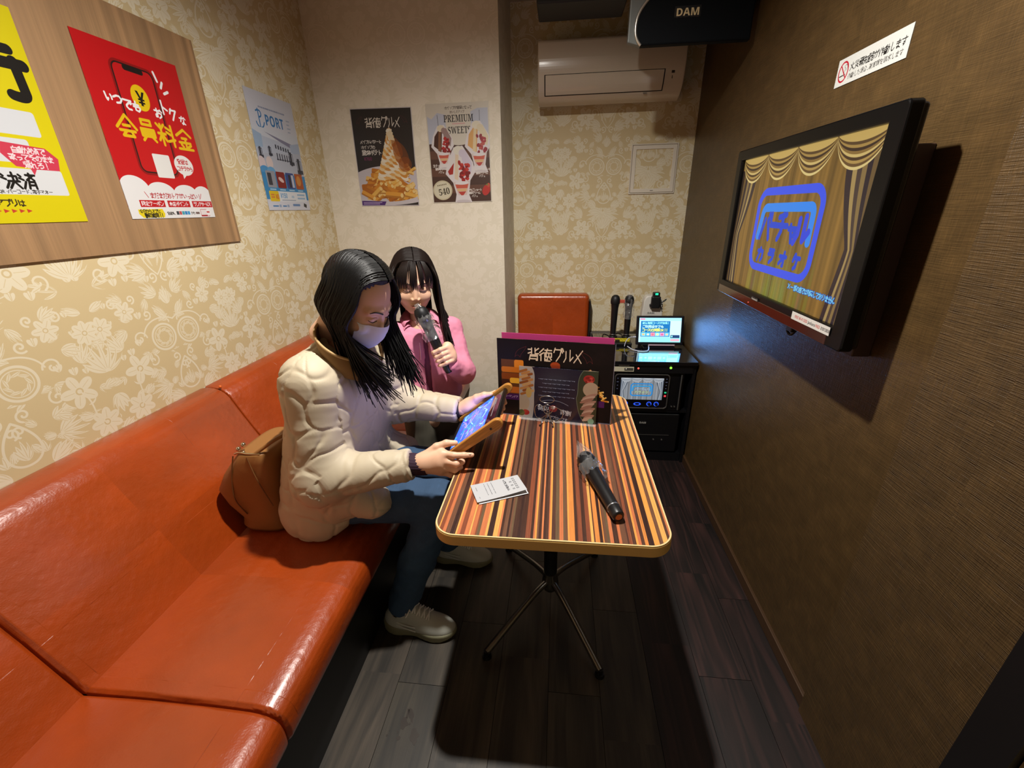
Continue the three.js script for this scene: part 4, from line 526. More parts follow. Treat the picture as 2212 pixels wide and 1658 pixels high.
{ // receipt
  const [c, x] = canvas(512, 320); x.fillStyle = '#dfe0e4'; x.fillRect(0, 0, 512, 320); seed = 3;
  x.strokeStyle = '#4c4c52'; x.lineWidth = 5; for (let i = 0; i < 6; i++) { x.strokeRect(430, 40 + i * 38, 20, 16); if (i % 2) x.strokeRect(392, 60 + i * 34, 16, 16); }
  for (let i = 0; i < 60; i++) { x.fillStyle = '#3c3c42'; x.fillRect(330 + rnd() * 26, 30 + rnd() * 200, 3, 10 + rnd() * 20); } for (let r = 0; r < 9; r++) for (let k = 0; k < 3; k++) { x.fillStyle = '#77777e'; x.fillRect(130 + k * 38, 30 + r * 24, 6, 12 + rnd() * 10); }
  x.fillStyle = '#8a8a90'; x.fillRect(40, 60, 5, 70); x.fillRect(40, 240, 5, 26);
  const t = thing('receipt', 'folded white printed receipt on the table beside the woman', 'receipt', [-0.163, TY, -1.02], 0.42);
  const curlS = (lift, w, h) => { const g = new THREE.BoxGeometry(w, 0.0006, h, 16, 1, 8); const p = g.attributes.position; for (let i = 0; i < p.count; i++) { const u = p.getX(i) / w + 0.5, v = p.getZ(i) / h + 0.5; p.setY(i, p.getY(i) + lift * (0.4 + 0.6 * v) * (0.5 + u * u * 0.9) + 0.0006); } g.computeVertexNormals(); return g; };
  part(t, 'lower_leaf', curlS(0.001, 0.146, 0.09), M(0xd6d7da, 0.7), [0.004, 0.0003, 0.003]); part(t, 'upper_leaf', curlS(0.009, 0.148, 0.088), M(0xcacaca, 0.7, { map: ctex(c) }), [0, 0.001, 0]);
}
{ // large menu board
  const [c, x] = canvas(1188, 842); x.fillStyle = '#100c0d'; x.fillRect(0, 0, 1188, 842); seed = 8; for (let i = 0; i < 26; i++) ell(x, rnd() * 1188, rnd() * 842, 60 + rnd() * 120, 40 + rnd() * 60, 'rgba(70,48,48,0.05)');
  logoText(x, 330, 84, 128, '#d8c2aa'); wings(x, 190, 70, 120, 1, '#5c2426'); wings(x, 980, 90, 120, -1, '#5c2426');
  x.fillStyle = '#5a3418'; x.fillRect(40, 220, 240, 390); for (const [a, b, w, h, f] of [[180, 220, 100, 90, '#d07a20'], [40, 300, 240, 60, '#b8661c'], [40, 370, 240, 70, '#7a3a14'], [130, 420, 110, 60, '#d8a030'], [40, 440, 90, 110, '#3a1c14'], [60, 520, 220, 70, '#a85a20']]) { rrc(x, a, b, w, h, 20, f); } x.fillStyle = '#3c1646'; x.fillRect(40, 600, 240, 70); jp(x, 'カーマンドグ', 70, 622, 24, 3, '#b59ab8', { gap: 1.0 });
  ell(x, 610, 250, 50, 34, '#a0401c'); x.fillStyle = '#8a3418'; x.fillRect(570, 250, 90, 40); swirl(x, 960, 280, 480, 90, ['#e8c690', '#c88a48', '#8a4a22']); fries(x, 940, 450, 190, 160, 18, 12); x.fillStyle = '#4c1a56'; x.fillRect(950, 600, 170, 70);
  const t = thing('menu_board', 'tall black menu board with white lettering standing at the back of the table', 'menu', [-0.01, TY, -1.498], -Math.atan2(0.07, 0.43));
  const G = (w, h, d, y, z, lean) => { const g = bx(w, h, d); g.rotateX(lean); g.translate(0, y + h / 2 * Math.cos(lean), z + h / 2 * Math.sin(lean)); return g; };
  const fm = MP(0xffffff, 0.4, { map: ctex(c), specularIntensity: 0.4 }); part(t, 'front_sheet', G(0.436, 0.312, 0.002, 0.003, 0.01, 0.0), fm); part(t, 'back_sheet', G(0.425, 0.322, 0.002, 0.003, -0.052, 0.05), M(0xc2407e, 0.4)); part(t, 'clear_holder', merge([bx(0.438, 0.003, 0.064, 0, 0.0015, -0.02), bx(0.002, 0.312, 0.003, 0.219, 0.159, 0.01)]), MP(0xd8d4e8, 0.1, { transmission: 0.8, thickness: 0 }));
}
{ // small menu card
  const [c, x] = canvas(1024, 724); x.fillStyle = '#0c1230'; x.fillRect(0, 0, 1024, 724); seed = 15;
  // left dish: white plate, chicken, tomato
  x.beginPath(); x.moveTo(0, 0); x.lineTo(170, 0); x.bezierCurveTo(240, 120, 190, 200, 210, 330); x.bezierCurveTo(190, 420, 220, 520, 180, 724); x.lineTo(0, 724); x.fillStyle = '#b8aea8'; x.fill(); for (let i = 0; i < 13; i++) { x.save(); x.translate(55 + (i % 3) * 34 + i * 2, 60 + i * 26); x.rotate(-0.35); rrc(x, -70, -18, 130, 34, 16, ['#b06a34', '#c98a50', '#9a5426', '#d6a268'][i % 4]); x.restore(); } ell(x, 130, 360, 40, 74, '#cfa862'); ell(x, 60, 510, 80, 110, '#b9a48e'); ell(x, 90, 650, 50, 40, '#b3242a'); ell(x, 30, 660, 44, 46, '#4c5a34');
  // right dish: green plate, cream swirl
  x.beginPath(); x.moveTo(1024, 0); x.lineTo(840, 0); x.bezierCurveTo(740, 120, 800, 260, 760, 380); x.bezierCurveTo(780, 520, 800, 640, 880, 724); x.lineTo(1024, 724); x.fillStyle = '#2f3a28'; x.fill(); x.strokeStyle = '#7a8672'; x.lineWidth = 6; x.stroke(); ell(x, 910, 110, 70, 54, '#b32624'); for (let i = 0; i < 9; i++) ell(x, 880 + rnd() * 80, 90 + rnd() * 60, 20, 16, i % 2 ? '#d84a40' : '#8c1418'); ell(x, 940, 250, 100, 100, '#c2a68c'); for (let i = 0; i < 11; i++) ell(x, 930 - (i % 3) * 18, 340 + i * 32, 100 - i * 3, 24, ['#b78a78', '#d0ac98', '#a87868'][i % 3], -0.4); ell(x, 960, 690, 40, 40, '#8fb89a');
  for (let r = 0; r < 5; r++) for (let i = 0; i < 24 - (r % 2) * 6; i++) { x.fillStyle = '#a8b2d4'; x.fillRect(260 + (r % 2) * 50 + i * 20, 150 + r * 58, 13, 4 + (i % 3) * 3); }
  x.strokeStyle = '#aab0c8'; x.lineWidth = 5; x.beginPath(); x.moveTo(300, 470); x.quadraticCurveTo(480, 400, 660, 500); x.stroke();
  jp(x, '特製', 260, 530, 66, 9, '#d8d8e0', { rot: 6 }); jp(x, '害割', 560, 560, 66, 9, '#d8d8e0', { rot: 8 }); ell(x, 460, 560, 56, 50, '#8a2a34'); ell(x, 460, 545, 30, 26, '#d8b8b4'); jp(x, 'アアグローフま', 380, 660, 36, 5, '#c8c8d4', { rot: 6 });
  const t = thing('menu_card', 'small dark blue dessert menu card propped before the black menu board', 'menu', [0.004, TY, -1.474], -Math.atan2(0.05, 0.3));
  const g = bx(0.297, 0.21, 0.003); g.rotateX(-0.03); g.translate(0, 0.107, -0.002); part(t, 'printed_card', g, paper(ctex(c), 0.2));
  const g2 = bx(0.301, 0.002, 0.03); g2.translate(0, 0.001, 0.006); part(t, 'clear_base', g2, MP(0xffffff, 0.1, { transmission: 0.9, thickness: 0 }));
}
{ // wire holder in front of the card
  const t = thing('wire_holder', 'silver wire holder of looped rings before the small menu card', 'holder', [-0.028, TY, -1.452], -0.16), w = M(0xb9b6b0, 0.2, { metalness: 1 });
  const loop = (cx, cy, rx, ry, n = 3, amp = 0.08, z = 0) => { const p = []; for (let i = 0; i < 28; i++) { const a = i / 28 * 6.283; const q = 1 + amp * Math.sin(a * n + 1.2); p.push([cx + Math.cos(a) * rx * q, cy + Math.sin(a) * ry * q, z]); } return tube(p, 0.0014, 70, 6, true); };
  part(t, 'top_ring', loop(-0.006, 0.098, 0.025, 0.016, 2, 0.1), w); part(t, 'side_ring', loop(-0.031, 0.045, 0.024, 0.028, 3), w); part(t, 'side_ring', loop(0.027, 0.04, 0.026, 0.03, 3), w); part(t, 'centre_ring', loop(-0.002, 0.058, 0.017, 0.019, 3, 0.05, 0.002), w);
  part(t, 'easel_leg', tube([[-0.004, 0.04, 0.002], [-0.012, 0.02, 0.004], [-0.022, 0.006, 0.012], [-0.026, 0.003, 0.03], [-0.026, 0.007, 0.036]], 0.0016), w); part(t, 'easel_leg', tube([[0.0, 0.04, 0.002], [0.01, 0.02, 0.004], [0.02, 0.006, 0.012], [0.024, 0.003, 0.03], [0.024, 0.007, 0.036]], 0.0016), w);
  for (const a of [-0.026, 0.024]) part(t, 'rubber_tip', new THREE.SphereGeometry(0.0035, 10, 8).translate(a, 0.0045, 0.034), M(0x0a0a0a, 0.5));
}
// ---------- equipment rack ----------
{
  const t = thing('equipment_rack', 'black equipment rack cabinet with glossy top in the corner', 'rack');
  const k = M(0x0a0a0d, 0.35), gl = MP(0x0b0b0e, 0.1, { clearcoat: 1, clearcoatRoughness: 0.03 });
  part(t, 'top', rb(0.56, 0.022, 0.60, 0.003, 0.522, 0.664, -2.665), gl); part(t, 'side', box2(0.244, 0, -2.385, 0.262, 0.652, -2.96), k); part(t, 'side', box2(0.782, 0, -2.385, 0.8, 0.652, -2.96), k); part(t, 'back', box2(0.262, 0, -2.95, 0.782, 0.652, -2.96), k);
  part(t, 'shelf', box2(0.262, 0.34, -2.4, 0.782, 0.356, -2.94), k); part(t, 'shelf', box2(0.262, 0.04, -2.4, 0.782, 0.056, -2.94), k); part(t, 'upper_rail', box2(0.262, 0.602, -2.378, 0.782, 0.652, -2.40), k); part(t, 'kick_plate', box2(0.262, 0, -2.40, 0.782, 0.04, -2.42), k);
  const iv = M(0xb9b39a, 0.5); const pl = part(t, 'ivory_plate', rb(0.14, 0.03, 0.004, 0.0018, 0.378, 0.624, -2.3765), iv); part(pl, 'dark_inset', bx(0.05, 0.017, 0.001, 0.418, 0.624, -2.3742), M(0x44423c, 0.4)); part(pl, 'white_dot', new THREE.SphereGeometry(0.004, 10, 8).translate(0.403, 0.626, -2.3738), M(0xddddd0, 0.4));
  const [c, x] = canvas(256, 40); x.fillStyle = '#c6c2b6'; x.fillRect(0, 0, 256, 40); x.fillStyle = '#151515'; x.fillRect(0, 0, 84, 40); for (let i = 0; i < 16; i++) { x.fillStyle = '#6a665c'; x.fillRect(100 + i * 9, 12, 6, 16); } part(t, 'name_strip', bx(0.09, 0.012, 0.001, 0.375, 0.6505, -2.377), M(0xffffff, 0.5, { map: ctex(c) }));
  const led = (col, i) => new THREE.MeshStandardMaterial({ color: 0x111111, emissive: col, emissiveIntensity: i });
  part(t, 'red_light', new THREE.SphereGeometry(0.0055, 12, 10).translate(0.473, 0.63, -2.377), led(0xff5a4a, 1.6)); part(t, 'green_light', new THREE.SphereGeometry(0.007, 12, 10).translate(0.655, 0.636, -2.377), led(0x8cff3a, 1.8));
  part(t, 'pull_bar', cyl(V(0.722, 0.372, -2.372), V(0.722, 0.594, -2.372), 0.004), M(0x7c7a76, 0.3, { metalness: 0.8 })); for (const a of [0.69, 0.707]) part(t, 'screw', cyl(V(a, 0.385, -2.394), V(a, 0.385, -2.386), 0.004), M(0x88847e, 0.3, { metalness: 0.8 }));
}
{
  const t = thing('karaoke_machine', 'black karaoke machine with small lit screen in the rack', 'karaoke machine', [0.502, 0.357, -2.395]);
  const k = M(0x08080b, 0.3); part(t, 'housing', box2(-0.2, 0.0, -0.4, 0.24, 0.244, 0), k);
  const fs = rrect(0.318, 0.222, 0.022); fs.holes.push(rrect(0.306, 0.21, 0.018)); const fg = ext(fs, 0.006, 0.002); fg.translate(0, 0.125, 0.008); part(t, 'silver_frame', fg, M(0x8c8a86, 0.25, { metalness: 0.85 })); const pg = ext(rrect(0.306, 0.21, 0.018), 0.006, 0.001); pg.translate(0, 0.125, 0.004); part(t, 'front_panel', pg, MP(0x05050a, 0.15, { clearcoat: 0.8 }));
  part(t, 'screen', bx(0.246, 0.138, 0.002, 0.002, 0.141, 0.0115), new THREE.MeshStandardMaterial({ color: 0x050505, roughness: 0.3, emissive: 0xffffff, emissiveIntensity: 0.72, emissiveMap: tvScreen(640, 364, false) }));
  const L = new THREE.RectAreaLight(new THREE.Color().setRGB(0.6, 0.8, 1), 0.5, 0.24, 0.13); L.position.set(0.002, 0.141, 0.016); L.rotation.y = Math.PI; t.add(L);
  const e = (col, i) => new THREE.MeshStandardMaterial({ color: 0x0a0a0a, emissive: col, emissiveIntensity: i });
  part(t, 'green_button', rb(0.012, 0.008, 0.003, 0.001, 0.141, 0.12, 0.0115), e(0x2ae09a, 0.9)); part(t, 'red_button', rb(0.012, 0.011, 0.003, 0.001, 0.141, 0.098, 0.0115), e(0xff4a52, 0.9));
  for (const a of [-0.085, 0.054, 0.096]) { const kn = part(t, 'knob', cyl(V(a, 0.044, 0.008), V(a, 0.044, 0.022), 0.009), M(0x16161c, 0.3)); part(kn, 'lit_ring', new THREE.TorusGeometry(0.0125, 0.0022, 8, 32).translate(a, 0.044, 0.011), e(0x2a5cff, 1.1)); }
  const tr = new THREE.TorusGeometry(0.0085, 0.002, 8, 32); tr.scale(2.1, 1, 1); tr.translate(-0.015, 0.042, 0.011); part(t, 'lit_slot', tr, e(0x2a5cff, 1.0)); for (let i = 0; i < 4; i++) { part(t, 'key_mark', bx(i === 1 ? 0.012 : 0.006, 0.003, 0.001, 0.141, 0.206 - i * 0.02, 0.011), e(0x8890b0, 0.35)); part(t, 'key_mark', bx(i === 1 ? 0.011 : 0.006, 0.003, 0.001, -0.14, 0.206 - i * 0.022, 0.011), e(0x8890b0, 0.35)); }
}
{
  const t = thing('amplifier', 'black amplifier with white lettering low in the rack', 'amplifier', [0.52, 0.057, -2.4]); const k = M(0x09090b, 0.35);
  part(t, 'housing', rb(0.46, 0.26, 0.4, 0.006, 0, 0.14, -0.2), k); part(t, 'trim_line', bx(0.36, 0.003, 0.002, 0.0, 0.126, 0.001), M(0x77756f, 0.3, { metalness: 0.8 }));
  const [c, x] = canvas(256, 64); x.fillStyle = '#09090b'; x.fillRect(0, 0, 256, 64); txt(x, 'DAM', 128, 34, 60, '#b0aca4', { align: 'center', sx: 1.3 }); part(t, 'name_plate', bx(0.06, 0.015, 0.001, 0.015, 0.209, 0.001), M(0xffffff, 0.4, { map: ctex(c) }));
  for (const a of [0.09, 0.14]) part(t, 'knob', cyl(V(a, 0.095, 0), V(a, 0.095, 0.006), 0.004), M(0x8a8680, 0.3, { metalness: 0.7 }));
}
const RT = 0.675;
{ // standing tablet
  const t = thing('order_tablet', 'bright blue-lit ordering tablet standing on the rack', 'tablet', [0.64, RT + 0.0012, -2.66]); const lean = -0.22;
  const [c, x] = canvas(800, 500); x.fillStyle = '#bfeaf6'; x.fillRect(0, 0, 800, 500); x.fillStyle = '#9fd8ee'; x.fillRect(0, 0, 800, 60); rrc(x, 14, 12, 96, 28, 6, '#d884a4'); x.fillStyle = '#1a6fb0'; x.fillRect(30, 66, 560, 320); x.fillStyle = '#8fe0ea'; x.fillRect(30, 392, 770, 108);
  jp(x, '飲み放題コースがお得!', 60, 84, 44, 7, '#9ff0f4', { gap: 1.08 }); jp(x, 'ご利用途中でも', 56, 152, 54, 8, '#c9fbfa', { gap: 1.1 }); jp(x, 'コースの変更OK!!', 56, 222, 56, 10, '#e9ee62', { gap: 1.0 });
  for (let i = 0; i < 6; i++) { x.fillStyle = ['#7fd0d8', '#58b8d8', '#d890a8', '#88e0e0', '#c8a0c8', '#6ac0e0'][i]; x.fillRect(44 + i * 90, 300, 84, 74); ell(x, 86 + i * 90, 340, 24, 20, ['#e8b080', '#f0d0c0', '#e07080', '#f0e0a0', '#d06090', '#e8c0a0'][i]); }
  rrc(x, 608, 350, 172, 62, 6, '#22406e'); ell(x, 634, 380, 14, 18, '#8ff0f0'); rrc(x, 610, 430, 168, 46, 8, '#e6a0b4'); txt(x, '', 0, 0, 10, '#000');
  const put = (g) => { g.rotateX(lean); g.translate(0, 0.004, 0); return g; };
  part(t, 'case', put(rb(0.29, 0.182, 0.014, 0.006, 0, 0.098, 0)), M(0x0a0c16, 0.3)); part(t, 'screen', put(bx(0.256, 0.152, 0.002, 0.0, 0.1, 0.0073)), new THREE.MeshStandardMaterial({ color: 0x050505, roughness: 0.2, emissive: 0xffffff, emissiveIntensity: 1.5, emissiveMap: ctex(c) }));
  part(t, 'stand', merge([put(bx(0.2, 0.006, 0.05, -0.005, 0.008, 0.002)), box2(-0.1, 0, -0.12, 0.09, 0.006, 0.04), put(bx(0.08, 0.1, 0.006, 0, 0.05, -0.03))]), M(0x15151c, 0.3));
  part(t, 'printed_label', put(bx(0.16, 0.008, 0.001, 0.01, 0.008, 0.0285)), M(0xb09aa8, 0.5));
  const L = new THREE.RectAreaLight(new THREE.Color().setRGB(0.1, 0.36, 1), 7, 0.25, 0.15); L.position.set(0, 0.1, 0.034); L.rotation.set(0.22, Math.PI, 0, 'YXZ'); t.add(L);
  solo('charging_cable', 'white charging cable looping from the rack to the tablet', 'cable', tube([[0.44, RT + 0.012, -2.62], [0.47, RT + 0.006, -2.57], [0.52, RT + 0.005, -2.545], [0.555, RT + 0.006, -2.56], [0.57, RT + 0.014, -2.62], [0.575, RT + 0.01, -2.66]], 0.003, 60, 8), M(0xc4c8d8, 0.4));
  solo('power_cable', 'white cable plugged into the left side of the tablet', 'cable', merge([tube([[0.425, RT + 0.006, -2.64], [0.43, RT + 0.03, -2.645], [0.45, RT + 0.06, -2.65], [0.482, RT + 0.064, -2.655]], 0.0025, 40, 8), cyl(V(0.476, RT + 0.064, -2.654), V(0.493, RT + 0.064, -2.658), 0.005)]), M(0xb8bccc, 0.4));
}
{ // microphones in their stand
  const s = thing('microphone_stand', 'black microphone rest with yellow striped label on the rack', 'stand', [0.40, RT, -2.72]);
  part(s, 'base', merge([rb(0.15, 0.02, 0.11, 0.006, 0, 0.01, 0), rb(0.13, 0.03, 0.05, 0.008, 0, 0.03, 0.0)]), M(0x0b0b0d, 0.4)); for (const a of [-0.043, 0.043]) part(s, 'clip', new THREE.TorusGeometry(0.025, 0.005, 8, 24).rotateX(Math.PI / 2).translate(a, 0.05, 0), M(0x111114, 0.4));
  const [c, x] = canvas(256, 48); x.fillStyle = '#c9b820'; x.fillRect(0, 0, 256, 48); for (let i = 0; i < 18; i++) { x.fillStyle = '#2a2510'; x.fillRect(8 + i * 14, 8 + (i % 3) * 8, 6, 8); } x.fillRect(70, 20, 60, 28); part(s, 'yellow_label', bx(0.126, 0.022, 0.001, 0, 0.033, 0.0262), M(0xffffff, 0.5, { map: ctex(c) }));
  microphone('microphone', 'black microphone standing upright left in the rack rest', [0.357, RT + 0.028, -2.72], [0.36, RT + 0.3, -2.73], null, { group: 'microphones in the rest' }); microphone('microphone', 'black microphone standing upright right in the rack rest, in clear film', [0.443, RT + 0.028, -2.72], [0.446, RT + 0.3, -2.73], bagGeo(0.034, 0.14, 0.33, [0.01, 0.01, 0.0], 9), { group: 'microphones in the rest' });
  solo('microphone_clip', 'small red clip joining the two upright microphones', 'clip', rb(0.034, 0.02, 0.014, 0.003, 0.403, RT + 0.275, -2.728), M(0xb04a38, 0.4));
  solo('black_cable', 'black coiled cable behind the microphone rest', 'cable', tube([[0.3, RT + 0.008, -2.78], [0.31, RT + 0.03, -2.83], [0.36, RT + 0.012, -2.86], [0.41, RT + 0.035, -2.84], [0.44, RT + 0.02, -2.8], [0.36, RT + 0.01, -2.8], [0.3, RT + 0.012, -2.8], [0.285, RT + 0.02, -2.75]], 0.004, 80, 8), M(0x0b0b0c, 0.5));
}
{ // receiver on a tapered stand
  const t = thing('receiver_stand', 'pale tapered stand carrying a black receiver with cyan light', 'receiver', [0.60, RT, -2.80]);
  const s = new THREE.Shape(); s.moveTo(-0.075, 0); s.lineTo(0.075, 0); s.lineTo(0.064, 0.26); s.quadraticCurveTo(0.05, 0.3, 0.02, 0.3); s.lineTo(-0.03, 0.3); s.quadraticCurveTo(-0.05, 0.296, -0.056, 0.26); const g = ext(s, 0.05, 0.006); g.translate(0, 0, -0.025); part(t, 'stand_body', g, M(0xc6c2ba, 0.45));
  const [c, x] = canvas(256, 64); x.fillStyle = '#c6c2ba'; x.fillRect(0, 0, 256, 64); txt(x, 'DAM', 128, 34, 62, '#17171a', { align: 'center', sx: 1.3 }); part(t, 'name_plate', bx(0.062, 0.016, 0.001, -0.006, 0.192, 0.0317), M(0xffffff, 0.5, { map: ctex(c) }));
  const dv = part(t, 'receiver', merge([rb(0.056, 0.075, 0.03, 0.008, 0.012, 0.265, 0.05), rb(0.042, 0.03, 0.034, 0.006, 0.012, 0.312, 0.046), rb(0.07, 0.016, 0.024, 0.006, 0.012, 0.245, 0.046)]), M(0x0b0c10, 0.4)); part(dv, 'cyan_light', rb(0.018, 0.012, 0.003, 0.001, 0.012, 0.318, 0.0635), new THREE.MeshStandardMaterial({ color: 0x0a0a0a, emissive: 0x2ae8b8, emissiveIntensity: 1.2 })); part(dv, 'cord', tube([[0.035, 0.262, 0.05], [0.068, 0.272, 0.05], [0.078, 0.284, 0.045], [0.055, 0.267, 0.05], [0.045, 0.242, 0.055], [0.052, 0.222, 0.05], [0.062, 0.222, 0.045]], 0.0025, 50, 8), M(0x0a0a0c, 0.4));
}
// ---------- handbag ----------
{
  const t = thing('handbag', 'tan leather handbag on the sofa behind the woman', 'handbag');
  const sec = [[0.449, -1.035, -1.205, 0.088, 0.10], [0.47, -1.035, -1.205, 0.095, 0.11], [0.50, -1.037, -1.205, 0.088, 0.105], [0.56, -1.055, -1.205, 0.10, 0.11], [0.62, -1.06, -1.20, 0.115, 0.115], [0.68, -1.04, -1.20, 0.10, 0.115], [0.74, -1.01, -1.195, 0.075, 0.11], [0.772, -0.995, -1.19, 0.055, 0.102], [0.776, -0.993, -1.19, 0.04, 0.09]];
  const cs = 40, pos = [], idx = []; for (const [y, cx, cz, a, b] of sec) for (let i = 0; i < cs; i++) { const q = i / cs * 6.2832, c = Math.cos(q), s = Math.sin(q), e = 0.55; let X = Math.sign(c) * Math.pow(Math.abs(c), e) * a, Z = Math.sign(s) * Math.pow(Math.abs(s), e) * b; const w = 1 + (noise3(X * 14, y * 16, Z * 14) - 0.5) * 0.12; pos.push(cx + X * w, y, cz + Z * w); }
  for (let r = 0; r < sec.length - 1; r++) for (let i = 0; i < cs; i++) { const a = r * cs + i, b = r * cs + (i + 1) % cs; idx.push(a, a + cs, b, b, a + cs, b + cs); }
  const tp = pos.length / 3; pos.push(-0.993, 0.768, -1.19); for (let i = 0; i < cs; i++) idx.push((sec.length - 1) * cs + i, tp, (sec.length - 1) * cs + (i + 1) % cs); const bt = pos.length / 3; pos.push(-1.035, 0.449, -1.205); for (let i = 0; i < cs; i++) idx.push(i, (i + 1) % cs, bt);
  const g = new THREE.BufferGeometry(); g.setAttribute('position', new THREE.Float32BufferAttribute(pos, 3)); g.setIndex(idx); g.computeVertexNormals();
  const le = M(0x8f6030, 0.5, { bumpMap: vinylB, bumpScale: 0.001 }); g.setAttribute('uv', new THREE.Float32BufferAttribute(pos.filter((_, i) => i % 3 < 2), 2)); part(t, 'leather_body', g, le);
  const met = M(0xc8b8a0, 0.15, { metalness: 1 }); part(t, 'clasp', merge([new THREE.SphereGeometry(0.008, 16, 12).translate(-1.036, 0.79, -1.105), new THREE.SphereGeometry(0.008, 16, 12).translate(-1.028, 0.798, -1.12), new THREE.SphereGeometry(0.005, 12, 8).translate(-1.016, 0.782, -1.1), tube([[-1.05, 0.774, -1.1], [-1.03, 0.78, -1.098], [-1.0, 0.779, -1.095], [-0.96, 0.776, -1.1]], 0.0035)]), met);
  part(t, 'strap', tube([[-0.98, 0.775, -1.1], [-0.95, 0.795, -1.11], [-0.92, 0.815, -1.12], [-0.9, 0.82, -1.16], [-0.93, 0.79, -1.26]], 0.006, 30, 8), le);
  for (const p of [[[-1.05, 0.77, -1.09], [-1.075, 0.68, -1.083], [-1.085, 0.6, -1.083], [-1.07, 0.53, -1.096]], [[-1.0, 0.77, -1.088], [-0.985, 0.7, -1.083], [-0.965, 0.62, -1.085], [-0.955, 0.58, -1.088]]]) part(t, 'seam', tube(p, 0.0022), M(0x6e4620, 0.5));
}
// ---------- people ----------
function taperTube(pts, r0, r1, seg = 12, rad = 5, flat = 1) {
  const cv = new THREE.CatmullRomCurve3(pts), fr = cv.computeFrenetFrames(seg, false), P = [], I = [], N = [];
  for (let i = 0; i <= seg; i++) { const t = i / seg, c = cv.getPointAt(t), r = r0 + (r1 - r0) * t * t; for (let j = 0; j < rad; j++) { const a = j / rad * 6.2832, n = fr.normals[i].clone().multiplyScalar(Math.cos(a)).addScaledVector(fr.binormals[i], Math.sin(a) * flat); P.push(c.x + n.x * r, c.y + n.y * r, c.z + n.z * r); n.normalize(); N.push(n.x, n.y, n.z); } }
  for (let i = 0; i < seg; i++) for (let j = 0; j < rad; j++) { const a = i * rad + j, b = i * rad + (j + 1) % rad; I.push(a, b, a + rad, b, b + rad, a + rad); }
  const g = new THREE.BufferGeometry(); g.setAttribute('position', new THREE.Float32BufferAttribute(P, 3)); g.setAttribute('normal', new THREE.Float32BufferAttribute(N, 3)); g.setIndex(I); return g;
}
function frame(c, f, roll = 0, s = 1) { // local +z is where the face looks
  const z = V(...f).normalize(), y = V(0, 1, 0).addScaledVector(z, -z.y).normalize(); y.applyAxisAngle(z, roll); const x = y.clone().cross(z);
  return new THREE.Matrix4().makeBasis(x.multiplyScalar(s), y.multiplyScalar(s), z.multiplyScalar(s)).setPosition(...c);
}
function headField(o) {
  return (x, y, z) => {
    const ax = Math.abs(x);
    let d = ellip(x, y, z, [0, 0.032, -0.014, 0.075, 0.086, 0.092]);
    d = sm(d, ellip(x, y, z, [0, -0.03, 0.022, 0.062, 0.082, 0.068]), 0.03);
    d = sm(d, cap(ax, y, z, [0.044, -0.058, 0.006, 0.012, -0.098, 0.058, 0.022, 0.017]), 0.03);
    d = sm(d, ellip(ax, y, z, [0.036, -0.036, 0.056, 0.028 + o.cheek, 0.026 + o.cheek, 0.026]), 0.02);
    d = sm(d, cap(ax, y, z, [0.012, 0.022, 0.079, 0.044, 0.02, 0.066, 0.009, 0.007]), 0.016);
    d = smax(d, -ellip(ax, y, z, [0.031, 0.0, 0.098, 0.019, 0.012, 0.017]), 0.012);
    d = sm(d, ellip(ax, y, z, [0.031, -0.003, 0.0715, 0.0155, 0.011, 0.0125]), 0.006);
    d = sm(d, cap(x, y, z, [0, 0.008, 0.082, 0, -0.034, 0.097 + o.nose, 0.0062, 0.0085]), 0.012);
    d = sm(d, ellip(ax, y, z, [0.010, -0.040, 0.090, 0.0075, 0.006, 0.009]), 0.006);
    d = sm(d, ellip(x, y, z, [0, -0.064, 0.085, 0.021, 0.006, 0.009]), 0.006);
    d = sm(d, ellip(x, y, z, [0, -0.074, 0.083, 0.018, 0.006, 0.009]), 0.006);
    d = sm(d, ellip(ax, y, z, [0.076, -0.008, -0.012, 0.008, 0.03, 0.018]), 0.008);
    d = sm(d, cap(x, y, z, [0, -0.06, -0.025, 0, -0.19, -0.06, o.neck, o.neck]), 0.025);
    return d;
  };
}
const surfZ = (f, x, y) => { let z = 0.16; for (let i = 0; i < 60; i++) { const d = f(x, y, z); if (d < 0.0004) break; z -= Math.max(0.0006, d * 0.7); } return z; };
function faceParts(root, f, mt, dark, o) {
  const line = (pts, r0, r1, name, mat) => { const g = taperTube(pts.map(([x, y, e = 0.0006]) => V(x, y, surfZ(f, x, y) + e)), r0, r1, 14, 6); g.applyMatrix4(mt); return part(root, name, g, mat); };
  for (const s of [-1, 1]) {
    line([[s * 0.014, 0.021], [s * 0.026, 0.025], [s * 0.038, 0.0255], [s * 0.05, 0.02]], 0.0023 * o.brow, 0.0008, 'eyebrow', dark);
    line([[s * 0.018, -0.0075], [s * 0.025, -0.0095], [s * 0.034, -0.0098], [s * 0.043, -0.0065], [s * 0.047, -0.004]], 0.0013, 0.0007, 'eyelashes', dark);
    line([[s * 0.019, 0.003], [s * 0.031, 0.0055], [s * 0.043, 0.002]], 0.0006, 0.0004, 'eyelid_crease', M(0xa87858, 0.6));
  }
  if (o.lips) { line([[-0.019, -0.0685], [-0.008, -0.066], [0, -0.067], [0.008, -0.066], [0.019, -0.0685]], 0.0016, 0.001, 'mouth_line', M(0x7a3c34, 0.5)); line([[-0.015, -0.073], [0, -0.0755], [0.015, -0.073]], 0.0036, 0.002, 'lower_lip', M(0xc47a6c, 0.45)); }
}
